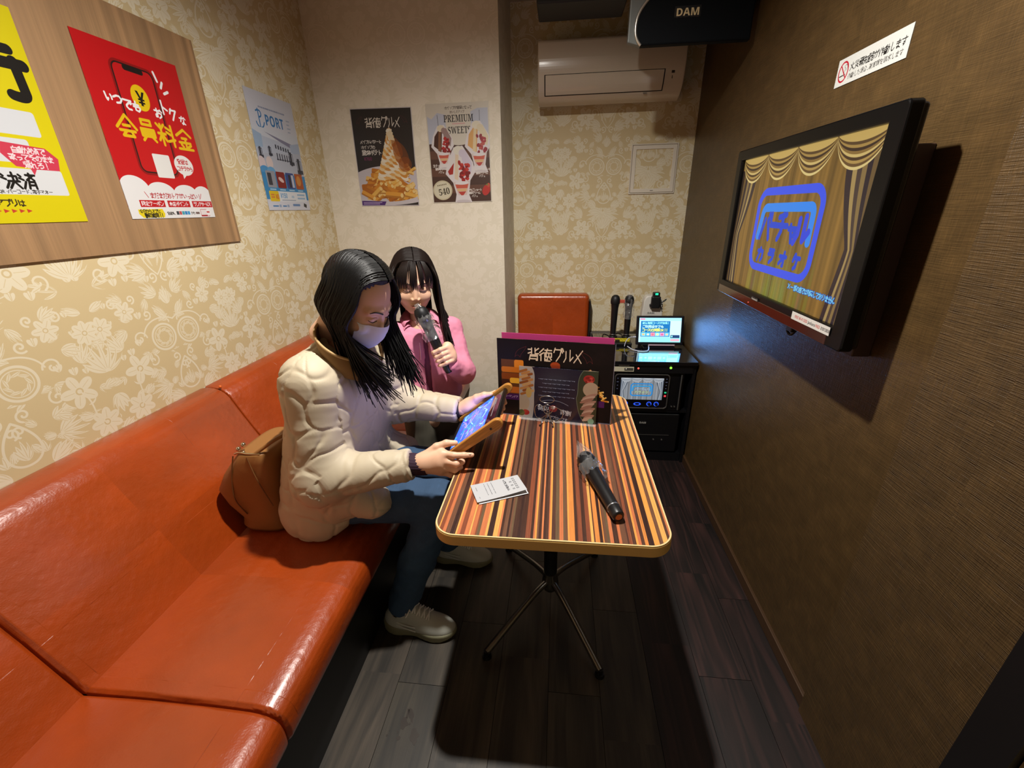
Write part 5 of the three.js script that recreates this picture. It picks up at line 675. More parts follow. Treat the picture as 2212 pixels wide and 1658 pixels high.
// hair: a fitted cap plus many tapered locks parted in the middle
function hair(root, mt, o, mat) {
  seed = o.seed; const gs = [], R = [0.083, 0.094, 0.1], C = [0, 0.034, -0.014];
  const cap_ = new THREE.SphereGeometry(1, 48, 36), cp = cap_.attributes.position;
  for (let i = 0; i < cp.count; i++) { let x = cp.getX(i) * R[0] * 0.985 + C[0], y = cp.getY(i) * R[1] * 0.985 + C[1], z = cp.getZ(i) * R[2] * 0.985 + C[2]; const front = z > 0.03 + Math.max(0, (y - 0.07)) * 0.9 && y < 0.098; if (front || y < -0.055) { x *= 0.72; y = C[1] + (y - C[1]) * 0.72; z = C[2] + (z - C[2]) * 0.72; } cp.setXYZ(i, x, y, z); } cap_.computeVertexNormals(); const cg = cap_.clone().applyMatrix4(mt); gs.push(cg);
  const L2W = (p) => p.clone().applyMatrix4(mt); const ep = (x, th, k = 1) => V(x, C[1] + R[1] * k * Math.sin(th) * Math.sqrt(Math.max(0, 1 - (x / (R[0] * 1.08)) ** 2)), C[2] + R[2] * k * Math.cos(th) * Math.sqrt(Math.max(0, 1 - (x / (R[0] * 1.08)) ** 2)));
  const n = o.n;
  for (const s of [-1, 1]) for (let i = 0; i < n; i++) {
    const u = (i + rnd()) / n, th = (48 + 110 * u) * RAD, lift = 1.0 + rr(0.0, 0.07), pts = [];
    const zs = (s > 0 ? o.zfF : o.zf) * (1 - u) + o.zb * u + rr(-0.006, 0.006);
    pts.push(ep(s * 0.002, th, lift + 0.005)); pts.push(ep(s * 0.034, th + 0.05, lift + 0.02));
    const p60 = ep(s * 0.066, th + 0.1 * u, lift + 0.03); p60.y = Math.min(p60.y, 0.1); pts.push(p60);
    pts.push(V(s * (0.0855 + o.wide * 0.5 + rr(0, 0.006)) * (1 - 0.2 * Math.max(0, u - 0.6)), 0.028 + rr(-0.008, 0.008), zs * 0.9 + p60.z * 0.1)); pts.push(V(s * (0.09 + o.wide + rr(0, 0.009)) * (1 - 0.35 * Math.max(0, u - 0.6)), -0.04, zs));
    const w = pts.map(L2W), last = w[w.length - 1], drop = o.drop(s, u) * rr(0.86, 1.06), sw = o.sway(s, u); const N = 5;
    for (let k = 1; k <= N; k++) { const t = k / N; const tt = Math.pow(t, 1.4); w.push(V(last.x + sw[0] * tt + Math.sin(t * 5 + i) * o.wave * t, last.y - drop * t, last.z + sw[1] * tt + Math.cos(t * 4 + i * 1.7) * o.wave * t)); }
    gs.push(taperTube(w, 0.0062 * o.s, 0.0012, 22, 5, 0.7));
  }
  for (let i = 0; i < n * 0.8; i++) { const x = rr(-0.07, 0.07), pts = []; for (const a of [105, 135, 165, 190, 205]) pts.push(ep(x * (0.5 + 0.5 * Math.min(1, (a - 90) / 80)), a * RAD, 1.02 + rr(0, 0.05))); const w = pts.map(L2W), l = w[w.length - 1], dr = o.back * rr(0.85, 1.05); for (let k = 1; k <= 3; k++) w.push(V(l.x + o.backSway[0] * k / 3, l.y - dr * k / 3, l.z + o.backSway[1] * k / 3)); gs.push(taperTube(w, 0.0065 * o.s, 0.0015, 16, 5, 0.7)); }
  if (o.bangs) for (let i = 0; i < 64; i++) { const x = -0.074 + 0.148 * i / 63, e = rr(-0.006, 0.005); const gap = Math.abs(x - 0.012) < 0.008 || Math.abs(x + 0.026) < 0.006 || Math.abs(x - 0.042) < 0.005; if (gap && rnd() < 0.85) continue; const top = ep(x * 0.25, 70 * RAD, 1.05), m1 = ep(x * 0.6, 48 * RAD, 1.06), m2 = V(x * 0.92, 0.058, C[2] + 0.108 * Math.sqrt(1 - (x / 0.105) ** 2)); const m3 = V(x + e * 0.4, 0.004 + rr(-0.008, 0.006), C[2] + 0.106 * Math.sqrt(1 - (x / 0.1) ** 2)); gs.push(taperTube([top, m1, m2, m3].map(L2W), 0.0052 * o.s, 0.0008, 14, 5, 0.6)); }
  const all = merge(gs); return part(root, 'hair', all, mat);
}
function quilt(bones, cell, amp) { // ogee quilting around the nearest bone
  return (x, y, z, nx, ny, nz) => {
    let bd = 9, bi = 0; bones.forEach((b, i) => { const d = cap(x, y, z, b); if (d < bd) { bd = d; bi = i; } });
    const b = bones[bi], A = V(b[0], b[1], b[2]), ax = V(b[3], b[4], b[5]).sub(A), L = ax.length(); ax.normalize(); const q = V(x, y, z).sub(A), s = q.dot(ax) + bi * 0.031; const rad = q.addScaledVector(ax, -q.dot(ax)); const e1 = V(0.3, 0.2, 1).cross(ax).normalize(), e2 = ax.clone().cross(e1); const R = (b[6] + b[7]) / 2, t = Math.atan2(rad.dot(e2), rad.dot(e1)) * R;
    const wu = s + (noise3(s * 13, t * 13, bi * 5) - 0.5) * 0.07, wv = t + (noise3(s * 13 + 7, t * 13, bi * 5 + 2) - 0.5) * 0.07, cu = Math.floor(wu / cell), cw = Math.floor(wv / cell); let f1 = 9, f2 = 9; for (let a = -1; a < 2; a++) for (let q2 = -1; q2 < 2; q2++) { const px = (cu + a + 0.2 + 0.6 * hsh(cu + a + 50, cw + q2 + 50, bi)) * cell, py = (cw + q2 + 0.2 + 0.6 * hsh(cu + a + 90, cw + q2 + 20, bi)) * cell, d = Math.hypot(wu - px, wv - py); if (d < f1) { f2 = f1; f1 = d; } else if (d < f2) f2 = d; } const dmin = (f2 - f1) * 0.5;
    const ridge = (noise3(s * 70, t * 22, bi * 3) - 0.5) * Math.exp(-dmin / 0.02) * amp * 0.9;
    return amp * (1 - Math.exp(-(dmin * dmin) / (0.006 * 0.006))) - amp * 0.6 + ridge + (noise3(x * 22, y * 22, z * 22) - 0.5) * amp * 0.8;
  };
}
const skin = MP(0xdfb294, 0.48, { sheen: 0.2, sheenRoughness: 0.5 });
function shoe(root, c, yaw, s, up, so, name = 'shoe') {
  const mt = new THREE.Matrix4().makeRotationY(yaw).scale(V(s, s, s)).setPosition(...c);
  const f = (x, y, z) => { let d = ellip(x, y, z, [0.07, 0.034, 0, 0.072, 0.036, 0.044]); d = sm(d, ellip(x, y, z, [-0.085, 0.05, 0, 0.052, 0.056, 0.036]), 0.03); d = sm(d, ellip(x, y, z, [0.0, 0.046, 0, 0.09, 0.044, 0.038]), 0.03); d = sm(d, cap(x, y, z, [0.02, 0.07, 0, -0.05, 0.1, 0, 0.026, 0.034]), 0.03); d = smax(d, 0.018 - y, 0.006); d = smax(d, -cap(x, y, z, [-0.07, 0.2, 0, -0.075, 0.085, 0, 0.034, 0.028]), 0.008); return d; };
  const fs = (x, y, z) => { let d = ellip(x, y * 0 + 0.0, z, [0.065, 0, 0, 0.082, 1, 0.051]); d = sm(d, ellip(x, 0, z, [-0.08, 0, 0, 0.064, 1, 0.042]), 0.06); return smax(smax(d, y - 0.034 - 0.012 * Math.max(0, -x - 0.04) * 10, 0.008), 0.001 - y + Math.max(0, x - 0.09) * 0.25, 0.006); };
  const g = sdfMesh(f, [-0.15, 0, -0.06], [0.16, 0.15, 0.06], 0.005).applyMatrix4(mt), gs = sdfMesh(fs, [-0.16, -0.01, -0.065], [0.165, 0.06, 0.065], 0.005).applyMatrix4(mt);
  const sh = part(root, name, g, up); part(sh, 'sole', gs, so);
  const ls = []; for (let i = 0; i < 5; i++) { const x = 0.045 - i * 0.018, h = (zz) => { let y = 0.16; while (y > 0.02 && f(x, y, zz) > 0.001) y -= 0.002; return y + 0.003; }; ls.push(tube([[x + 0.006, h(-0.024), -0.024], [x, h(0), 0], [x - 0.006, h(0.024), 0.024]], 0.003, 12, 6)); ls.push(tube([[x - 0.006, h(-0.024) + 0.001, -0.024], [x, h(0) + 0.003, 0], [x + 0.006, h(0.024), 0.024]], 0.003, 12, 6)); }
  ls.push(tube([[-0.03, 0.118, 0.005], [-0.02, 0.128, 0.03], [-0.03, 0.112, 0.045], [-0.035, 0.12, 0.02]], 0.0028, 20, 6), tube([[-0.03, 0.118, -0.005], [-0.015, 0.128, -0.03], [-0.02, 0.115, -0.046], [-0.035, 0.12, -0.02]], 0.0028, 20, 6));
  const lg = merge(ls).applyMatrix4(mt); part(sh, 'laces', lg, M(0xf2f2ec, 0.6));
  for (const zz of [0.036, -0.036]) for (const k of [0, 1]) part(sh, 'side_stripe', tube([[-0.075, 0.07 - k * 0.016, zz * 1.02], [-0.04, 0.064 - k * 0.016, zz * 1.14], [0.0, 0.058 - k * 0.02, zz * 1.16]], 0.003, 12, 6).applyMatrix4(mt), M(0xc8ccc8, 0.5));
  return sh;
}
const ch = (pts, r) => { const b = []; for (let i = 0; i < pts.length - 1; i++) b.push([...pts[i], ...pts[i + 1], r[i], r[i + 1]]); return b; };
{ // ----- woman -----
  const t = thing('person', 'seated woman in cream quilted jacket and white face mask holding a tablet', 'person');
  const Hc = [-0.592, 1.26, -1.215], mt = frame(Hc, [0.79, -0.58, 0.2], 0.03, 1.03), inv = mt.clone().invert();
  const hf = headField({ cheek: 0, nose: 0, neck: 0.047 });
  const gh = sdfMesh(hf, [-0.1, -0.2, -0.13], [0.1, 0.13, 0.125], 0.0034).applyMatrix4(mt);
  const Rs = [-0.735, 1.035, -1.10], Ls = [-0.70, 1.03, -1.44], Re = [-0.745, 0.715, -1.055], Le = [-0.62, 0.80, -1.475], Rw = [-0.437, 0.757, -1.108], Lw = [-0.355, 0.80, -1.425], Pv = [-0.85, 0.56, -1.3];
  const body = [[...Pv, -0.72, 1.05, -1.27, 0.1, 0.08], [-0.85, 0.55, -1.22, -0.85, 0.55, -1.38, 0.1, 0.1], [...Rs, ...Ls, 0.05, 0.05], [-0.72, 1.05, -1.27, -0.64, 1.14, -1.235, 0.055, 0.046], [...Rs, ...Re, 0.042, 0.036], [...Re, ...Rw, 0.036, 0.024], [...Ls, ...Le, 0.042, 0.036], [...Le, ...Lw, 0.036, 0.024], [-0.82, 0.53, -1.2, -0.4, 0.545, -1.2, 0.065, 0.045], [-0.4, 0.545, -1.2, -0.565, 0.09, -1.13, 0.045, 0.03], [-0.82, 0.53, -1.4, -0.38, 0.54, -1.42, 0.065, 0.045], [-0.38, 0.54, -1.42, -0.47, 0.09, -1.47, 0.045, 0.03]];
  const gb = sdfMesh(bonesF(body, 0.03), [-1.0, 0.04, -1.56], [-0.3, 1.2, -0.98], 0.011);
  const rh = [...ch([[-0.447, 0.757, -1.108], [-0.41, 0.765, -1.108], [-0.36, 0.772, -1.106]], [0.024, 0.026, 0.027]), [-0.41, 0.757, -1.108, -0.358, 0.745, -1.106, 0.022, 0.021], [-0.42, 0.772, -1.11, -0.35, 0.796, -1.112, 0.018, 0.016]];
  const rf = [ch([[-0.352, 0.799, -1.113], [-0.312, 0.800, -1.103], [-0.28, 0.800, -1.106], [-0.256, 0.798, -1.112]], [0.0115, 0.0098, 0.0088, 0.0072]), ch([[-0.35, 0.779, -1.103], [-0.304, 0.774, -1.096], [-0.292, 0.765, -1.122], [-0.307, 0.765, -1.14]], [0.0118, 0.0102, 0.0092, 0.0078]), ch([[-0.353, 0.758, -1.102], [-0.311, 0.75, -1.098], [-0.3, 0.744, -1.122], [-0.316, 0.746, -1.138]], [0.0112, 0.0098, 0.009, 0.0076]), ch([[-0.36, 0.737, -1.104], [-0.325, 0.727, -1.102], [-0.314, 0.725, -1.122], [-0.328, 0.73, -1.134]], [0.0098, 0.0086, 0.0078, 0.0068]), ch([[-0.41, 0.782, -1.116], [-0.372, 0.812, -1.128], [-0.342, 0.822, -1.136], [-0.315, 0.820, -1.143]], [0.0165, 0.0128, 0.0112, 0.0088])];
  const hand = (palm, fingers) => (x, y, z) => { let d = bonesF(palm, 0.02)(x, y, z); for (const f of fingers) { let e = 9; for (const b of f) { const c = cap(x, y, z, b); e = e === 9 ? c : sm(e, c, 0.005); } d = sm(d, e, 0.008); } return d; };
  const gr = sdfMesh(hand(rh, rf), [-0.48, 0.69, -1.18], [-0.235, 0.86, -1.06], 0.0028);
  const lh = [...ch([[-0.365, 0.80, -1.427], [-0.325, 0.818, -1.43], [-0.275, 0.838, -1.434]], [0.024, 0.025, 0.026]), [-0.32, 0.806, -1.436, -0.272, 0.82, -1.44, 0.02, 0.019]];
  const lf = [ch([[-0.268, 0.852, -1.434], [-0.226, 0.866, -1.44], [-0.197, 0.858, -1.425], [-0.186, 0.842, -1.405]], [0.0112, 0.0098, 0.0086, 0.0074]), ch([[-0.266, 0.836, -1.438], [-0.224, 0.842, -1.446], [-0.2, 0.828, -1.43], [-0.194, 0.815, -1.41]], [0.0112, 0.0098, 0.0088, 0.0074]), ch([[-0.268, 0.82, -1.44], [-0.228, 0.82, -1.446], [-0.206, 0.806, -1.43], [-0.203, 0.796, -1.412]], [0.0108, 0.0096, 0.0086, 0.0072]), ch([[-0.274, 0.806, -1.438], [-0.24, 0.8, -1.442], [-0.222, 0.788, -1.43], [-0.22, 0.782, -1.414]], [0.0096, 0.0086, 0.0076, 0.0066]), ch([[-0.325, 0.832, -1.424], [-0.295, 0.856, -1.416], [-0.264, 0.87, -1.41], [-0.238, 0.876, -1.404]], [0.0155, 0.0126, 0.011, 0.0086])];
  const gl = sdfMesh(hand(lh, lf), [-0.4, 0.76, -1.48], [-0.17, 0.9, -1.38], 0.0028);
  part(t, 'body', merge([gh, gb, gr, gl]), skin).userData.label = 'skin of face, neck and hands';
  for (const [p, q] of [[[-0.262, 0.8045, -1.1075], 0.3]]) { const g = new THREE.SphereGeometry(1, 14, 10); g.scale(0.0055, 0.0022, 0.0042); g.translate(...p); part(t, 'fingernail', g, M(0xe6bca8, 0.5)); }
  faceParts(t, hf, mt, M(0x15100e, 0.6), { brow: 1.1, lips: false });
  // mask
  { const nx = 26, ny = 22, P = [], I = []; for (let j = 0; j <= ny; j++) for (let i = 0; i <= nx; i++) { const u = i / nx * 2 - 1, v = j / ny, y = -0.014 - 0.098 * v - 0.006 * u * u * (1 - 2 * v), x = u * (0.064 - 0.012 * v * v); const dome = 0.1155 - 15.5 * x * x - 4.5 * (y + 0.045) ** 2; const z = Math.max(surfZ(hf, x, y) + 0.003, dome) + 0.0012 * Math.abs(Math.sin(v * 9.4)) ; P.push(x, y, z); } for (let j = 0; j < ny; j++) for (let i = 0; i < nx; i++) { const a = j * (nx + 1) + i; I.push(a, a + nx + 1, a + 1, a + 1, a + nx + 1, a + nx + 2); } const g = new THREE.BufferGeometry(); g.setAttribute('position', new THREE.Float32BufferAttribute(P, 3)); g.setIndex(I); g.computeVertexNormals(); g.applyMatrix4(mt); const mk = part(t, 'face_mask', g, M(0xdfe2ea, 0.75, { side: THREE.DoubleSide })); mk.userData.label = 'white pleated face mask';
    for (const s of [-1, 1]) { const g2 = tube([[s * 0.062, -0.022, 0.045], [s * 0.074, -0.012, 0.02], [s * 0.082, 0.0, -0.015], [s * 0.08, -0.03, -0.022], [s * 0.07, -0.075, 0.01], [s * 0.054, -0.102, 0.04]], 0.0012, 30, 6); g2.applyMatrix4(mt); part(mk, 'ear_loop', g2, M(0xe0e0e4, 0.7)); } }
  hair(t, mt, { seed: 31, n: 430, s: 0.6, wide: 0.002, zf: 0.05, zfF: 0.075, zb: -0.07, drop: (s, u) => u < 0.6 ? rr(0.16, 0.27) : 0.13, sway: (s, u) => u < 0.6 ? (s < 0 ? [rr(0.015, 0.12), -rr(0.03, 0.085)] : [rr(0.03, 0.09), rr(-0.01, 0.05)]) : [0.02, s < 0 ? -0.05 : 0.05], wave: 0.006, back: 0.12, backSway: [-0.005, 0] }, MP(0x090808, 0.48, { specularIntensity: 0.55 }));
  // jacket
  const J = [[-0.735, 0.98, -1.18, -0.83, 0.53, -1.185, 0.112, 0.148], [-0.725, 0.98, -1.38, -0.83, 0.53, -1.42, 0.112, 0.145], [-0.73, 0.98, -1.28, -0.82, 0.52, -1.3, 0.115, 0.15], [-0.735, 1.02, -1.13, -0.71, 1.02, -1.41, 0.07, 0.07], [-0.705, 1.085, -1.265, -0.735, 1.03, -1.12, 0.062, 0.066], [-0.705, 1.085, -1.265, -0.71, 1.03, -1.42, 0.062, 0.066], [-0.79, 0.99, -1.2, -0.78, 0.99, -1.35, 0.09, 0.09], [...Rs, ...Re, 0.072, 0.074], [Re[0] + 0.01, Re[1] + 0.01, Re[2], -0.455, 0.757, -1.107, 0.072, 0.05], [...Ls, ...Le, 0.08, 0.07], [...Le, -0.372, 0.797, -1.428, 0.068, 0.05], [-0.735, 0.62, -1.14, -0.60, 0.585, -1.125, 0.085, 0.055], [-0.735, 0.62, -1.44, -0.62, 0.59, -1.46, 0.085, 0.06]];
  const jf = bonesF(J, 0.05);
  const armR = V(-0.445, 0.757, -1.107).sub(V(...Re)).normalize(), armL = V(-0.372, 0.797, -1.428).sub(V(...Le)).normalize();
  const jac = (x, y, z) => { let d = jf(x, y, z); d = smax(d, 0.452 + Math.max(0, x + 0.78) * 0.5 - y, 0.02); if (z > -1.25 && x > -0.6) d = smax(d, (x + 0.452) * armR.x + (y - 0.757) * armR.y + (z + 1.107) * armR.z, 0.008); if (z < -1.33 && x > -0.55) d = smax(d, (x + 0.366) * armL.x + (y - 0.797) * armL.y + (z + 1.428) * armL.z, 0.008); d = smax(d, -cap(x, y, z, [-0.70, 1.05, -1.265, -0.62, 1.2, -1.23, 0.062, 0.075]), 0.012); return d; };
  const cloth = MP(0xbdb097, 0.6, { sheen: 0.3, sheenRoughness: 0.5, side: THREE.DoubleSide });
  const jk = part(t, 'jacket', sdfMesh(jac, [-1.06, 0.43, -1.6], [-0.34, 1.17, -0.94], 0.0044, { disp: quilt(J, 0.088, 0.0037) }), cloth); jk.userData.label = 'cream quilted jacket';
  { // stand collar with brown lining
    const col = (ro, dy) => { const P = [], I = [], n = 48, m = 6; for (let j = 0; j <= m; j++) for (let i = 0; i <= n; i++) { const a = 0.85 + (6.2832 - 1.7) * i / n, v = j / m, c = Math.cos(a), q = Math.sin(a); const bulge = 0.006 * Math.sin(v * 3.14); P.push(-0.655 + c * (0.078 + 0.008 * v + bulge + ro) - 0.004 * v, 1.05 - 0.045 * c + (0.078 + 0.012 * -c) * v + dy, -1.25 + q * (0.122 + 0.016 * v + bulge + ro)); } for (let j = 0; j < m; j++) for (let i = 0; i < n; i++) { const a = j * (n + 1) + i; I.push(a, a + 1, a + n + 1, a + 1, a + n + 2, a + n + 1); } const g = new THREE.BufferGeometry(); g.setAttribute('position', new THREE.Float32BufferAttribute(P, 3)); g.setIndex(I); g.computeVertexNormals(); return g; };
    part(jk, 'collar', col(0, 0), M(0x8a6a40, 0.85, { side: THREE.DoubleSide })).userData.label = 'tan corduroy collar'; part(jk, 'collar_lining', col(-0.005, -0.002), M(0x6e4f2c, 0.9, { side: THREE.DoubleSide }));
    const p = []; for (let i = 0; i <= 36; i++) { const a = 0.85 + (6.2832 - 1.7) * i / 36, c = Math.cos(a), q = Math.sin(a); p.push([-0.659 + c * 0.084, 1.128 - 0.057 * c, -1.25 + q * 0.138]); } part(jk, 'collar_edge', tube(p, 0.0042, 70, 8), M(0xb89868, 0.8));
  }
  const plum = M(0x2c1228, 0.8); { const g = cyl(V(-0.485, 0.757, -1.107), V(-0.4, 0.758, -1.108), 0.037, 0.0315, 44); const p = g.attributes.position; for (let i = 0; i < p.count; i++) { const a = Math.atan2(p.getZ(i) + 1.1075, p.getY(i) - 0.757), k = 1 + 0.045 * Math.cos(a * 22); p.setY(i, 0.757 + (p.getY(i) - 0.757) * k); p.setZ(i, -1.1075 + (p.getZ(i) + 1.1075) * k); } g.computeVertexNormals(); part(t, 'sweater_cuff', g, plum).userData.label = 'dark plum ribbed sweater cuff'; }
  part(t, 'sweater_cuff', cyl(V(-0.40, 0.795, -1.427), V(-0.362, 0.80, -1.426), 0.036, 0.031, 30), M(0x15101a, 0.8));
  const JB = [[-0.83, 0.545, -1.19, -0.40, 0.55, -1.195, 0.095, 0.072], [-0.83, 0.545, -1.41, -0.385, 0.548, -1.42, 0.095, 0.07], [-0.85, 0.55, -1.22, -0.85, 0.55, -1.38, 0.1, 0.1], [-0.40, 0.55, -1.195, -0.50, 0.30, -1.16, 0.07, 0.062], [-0.50, 0.30, -1.16, -0.566, 0.12, -1.135, 0.062, 0.058], [-0.385, 0.548, -1.42, -0.44, 0.3, -1.44, 0.069, 0.062], [-0.44, 0.3, -1.44, -0.475, 0.12, -1.465, 0.062, 0.058]];
  const jbf = bonesF(JB, 0.03); part(t, 'jeans', sdfMesh((x, y, z) => smax(jbf(x, y, z), 0.1 - y, 0.004), [-1.0, 0.07, -1.56], [-0.28, 0.68, -1.04], 0.008, { disp: (x, y, z) => (noise3(x * 26, y * 40, z * 26) - 0.5) * 0.008 + (noise3(x * 12, y * 12, z * 60) - 0.5) * 0.006 }), M(0x3a587a, 0.85, { map: ptex(256, 256, (i, j) => { const v = 205 + 50 * noise2(i * 0.7, j * 0.12) * noise2(i * 0.05, j * 0.05); return [v, v, v]; }, [6, 6]) })).userData.label = 'blue jeans';
  shoe(t, [-0.505, 0.001, -1.113], -0.06, 1.0, M(0xb6b8ae, 0.5), M(0x7a785e, 0.6)); shoe(t, [-0.415, 0.001, -1.475], -0.02, 0.97, M(0xb6b8ae, 0.5), M(0x7a785e, 0.6));
}
{ // ----- tablet in her hands -----
  const t = thing('song_tablet', 'lit tablet with wooden side grips held by the woman', 'tablet');
  const m = new THREE.Matrix4().makeBasis(V(0, 0, 1), V(0.78, 0.6258, 0), V(-0.6258, 0.78, 0)).setPosition(-0.268, 0.832, -1.272); t.applyMatrix4(m);
  const [c, x] = canvas(512, 384); seed = 4; x.fillStyle = '#2a6cf0'; x.fillRect(0, 0, 512, 384); for (let i = 0; i < 90; i++) { x.strokeStyle = ['#46a8f8', '#1f58e0', '#7a6cf0', '#b08cf0', '#2f90ff', '#8fd0ff', '#6a3fd8'][i % 7]; x.lineWidth = 6 + rnd() * 16; x.beginPath(); const a = rnd() * 512, b = rnd() * 384; x.moveTo(a, b); x.bezierCurveTo(a + rr(-90, 90), b + rr(-60, 60), a + rr(-90, 90), b + rr(-60, 60), a + rr(-120, 120), b + rr(-90, 90)); x.stroke(); }
  part(t, 'case', rb(0.27, 0.225, 0.016, 0.006, 0, 0, -0.004), M(0x09090c, 0.3)); part(t, 'glass', rb(0.262, 0.215, 0.003, 0.001, 0, 0, 0.0045), MP(0x060608, 0.08, { clearcoat: 1 }));
  part(t, 'screen', bx(0.236, 0.148, 0.0012, 0, -0.012, 0.0064), new THREE.MeshStandardMaterial({ color: 0x050505, roughness: 0.2, emissive: 0xffffff, emissiveIntensity: 1.5, emissiveMap: ctex(c) }));
  const wood = M(0xffffff, 0.45, { map: ptex(256, 256, (i, j) => { const v = 0.85 + 0.3 * (noise2(i * 0.02, j * 0.3) - 0.5); return [206 * v, 142 * v, 60 * v]; }, [4, 4]) }); for (const s of [-1, 1]) { const sh = new THREE.Shape(); sh.moveTo(-0.12, -0.012); sh.lineTo(0.11, -0.022); sh.quadraticCurveTo(0.132, -0.02, 0.132, -0.002); sh.quadraticCurveTo(0.13, 0.012, 0.11, 0.0135); sh.lineTo(-0.12, 0.0135); const g = ext(sh, 0.012, 0.003); g.rotateZ(Math.PI / 2); g.rotateY(Math.PI / 2); g.translate(s * 0.139 - 0.006, 0, 0); const gp = part(t, 'wooden_grip', worldUV(g, 1, 0, 0, true), wood); for (const yy of [-0.06, 0.09]) part(gp, 'screw', cyl(V(s * 0.139, yy, -0.004), V(s * 0.139 + s * 0.0102, yy, -0.004), 0.004), M(0x2a1a0c, 0.4)); }
  part(t, 'button_row', merge([rb(0.05, 0.01, 0.002, 0.0008, -0.04, 0.083, 0.006), rb(0.1, 0.004, 0.001, 0.0004, 0.02, 0.083, 0.006)]), M(0x77757a, 0.4));
  const L = new THREE.RectAreaLight(new THREE.Color().setRGB(0.45, 0.4, 1), 5.5, 0.23, 0.145); L.position.set(0, -0.012, 0.012); L.rotation.y = Math.PI; t.add(L);
}
{ // ----- girl -----
  const t = thing('person', 'girl in pink hooded jacket standing and singing into a microphone', 'person');
  const Hc = [-0.588, 1.236, -1.70], mt = frame(Hc, [0.36, -0.24, 0.9], -0.05, 0.97), hf = headField({ cheek: 0.003, nose: -0.004, neck: 0.036 });
  const gh = sdfMesh(hf, [-0.1, -0.2, -0.13], [0.1, 0.13, 0.125], 0.0034).applyMatrix4(mt);
  const Rs = [-0.685, 1.02, -1.665], Ls = [-0.470, 1.02, -1.765], Le = [-0.402, 0.862, -1.675], Lw = [-0.435, 0.925, -1.605], Re = [-0.70, 0.82, -1.62], Rw = [-0.62, 0.74, -1.56];
  const B = [[-0.565, 0.64, -1.71, -0.578, 1.03, -1.715, 0.075, 0.06], [...Rs, ...Ls, 0.036, 0.036], [-0.578, 1.03, -1.715, -0.585, 1.12, -1.712, 0.04, 0.035], [...Ls, ...Le, 0.03, 0.026], [...Le, ...Lw, 0.026, 0.019], [...Rs, ...Re, 0.03, 0.026], [...Re, ...Rw, 0.026, 0.02], [-0.61, 0.62, -1.69, -0.612, 0.06, -1.68, 0.055, 0.025], [-0.515, 0.62, -1.735, -0.512, 0.06, -1.73, 0.055, 0.025]];
  const gb = sdfMesh(bonesF(B, 0.025), [-0.8, 0.02, -1.85], [-0.35, 1.2, -1.5], 0.011);
  const m0 = V(-0.433, 0.892, -1.578), md = V(-0.37, 0.929, -0.03).normalize(), at = (q, dx, dz) => { const p = m0.clone().addScaledVector(md, q); return [p.x + dx * 0.93, p.y + dx * 0.37, p.z + dz]; };
  const palm = [[...Lw, ...at(0.065, 0.032, -0.012), 0.019, 0.022], [...at(0.05, 0.033, -0.008), ...at(0.1, 0.033, -0.008), 0.018, 0.018], [...Lw, ...at(0.095, 0.035, -0.01), 0.019, 0.019]];
  const fg = [0, 1, 2, 3].map(i => { const q = 0.043 + i * 0.0195, r = 0.0088 - (i === 0 ? 0.001 : 0); return ch([at(q, 0.034, 0.006), at(q + 0.004, 0.016, 0.0275), at(q + 0.002, -0.012, 0.026), at(q, -0.027, 0.008)], [r + 0.001, r, r * 0.92, r * 0.8]); }); fg.push(ch([at(0.07, 0.03, -0.02), at(0.085, 0.004, -0.03), at(0.09, -0.022, -0.02), at(0.092, -0.031, -0.006)], [0.0125, 0.0105, 0.0092, 0.008]));
  const hfn = (x, y, z) => { let d = bonesF(palm, 0.015)(x, y, z); for (const f of fg) { let e = 9; for (const b of f) { const c = cap(x, y, z, b); e = e === 9 ? c : sm(e, c, 0.005); } d = sm(d, e, 0.005); } return d; };
  const gr = sdfMesh(hfn, [-0.54, 0.86, -1.66], [-0.38, 1.03, -1.52], 0.0026);
  part(t, 'body', merge([gh, gb, gr]), skin).userData.label = 'skin of face and hand'; faceParts(t, hf, mt, M(0x1c120e, 0.6), { brow: 0.8, lips: true });
  hair(t, mt, { seed: 77, n: 330, s: 0.58, wide: 0.009, zf: 0.07, zfF: 0.07, zb: -0.075, drop: (s, u) => 0.23 + 0.04 * Math.sin(u * 9), sway: (s, u) => [s * 0.045, 0.045 - 0.07 * u], wave: 0.012, back: 0.2, backSway: [0, -0.01], bangs: true }, MP(0x150d0a, 0.48, { specularIntensity: 0.55 }));
  const J = [[-0.625, 0.98, -1.69, -0.64, 0.76, -1.685, 0.075, 0.09], [-0.53, 0.98, -1.735, -0.515, 0.76, -1.74, 0.075, 0.088], [-0.578, 0.98, -1.71, -0.578, 0.75, -1.71, 0.08, 0.092], [...Rs, ...Ls, 0.048, 0.048], [...Ls, ...Le, 0.052, 0.05], [...Le, Lw[0] + 0.004, Lw[1] - 0.012, Lw[2] + 0.006, 0.05, 0.036], [...Rs, ...Re, 0.052, 0.046], [...Re, ...Rw, 0.046, 0.036]];
  const jf = bonesF(J, 0.03), fw = V(0.38, 0, 0.92).normalize(), lf = V(0.92, 0, -0.38).normalize();
  const pink = MP(0xcc7d95, 0.85, { sheen: 0.4, sheenRoughness: 0.6, side: THREE.DoubleSide });
  const jac = (x, y, z) => { let d = jf(x, y, z); d = smax(d, 0.7 - y, 0.012); const q = (x + 0.578) * lf.x + (z + 1.71) * lf.z, w = (x + 0.578) * fw.x + (z + 1.71) * fw.z; if (y < 1.03) d = smax(d, -Math.max(Math.abs(q - 0.006) - (0.010 + 0.02 * Math.max(0, 0.95 - y)), 0.045 - w), 0.004); d = smax(d, -cap(x, y, z, [-0.578, 1.04, -1.712, -0.583, 1.16, -1.7, 0.042, 0.06]), 0.008); return d; };
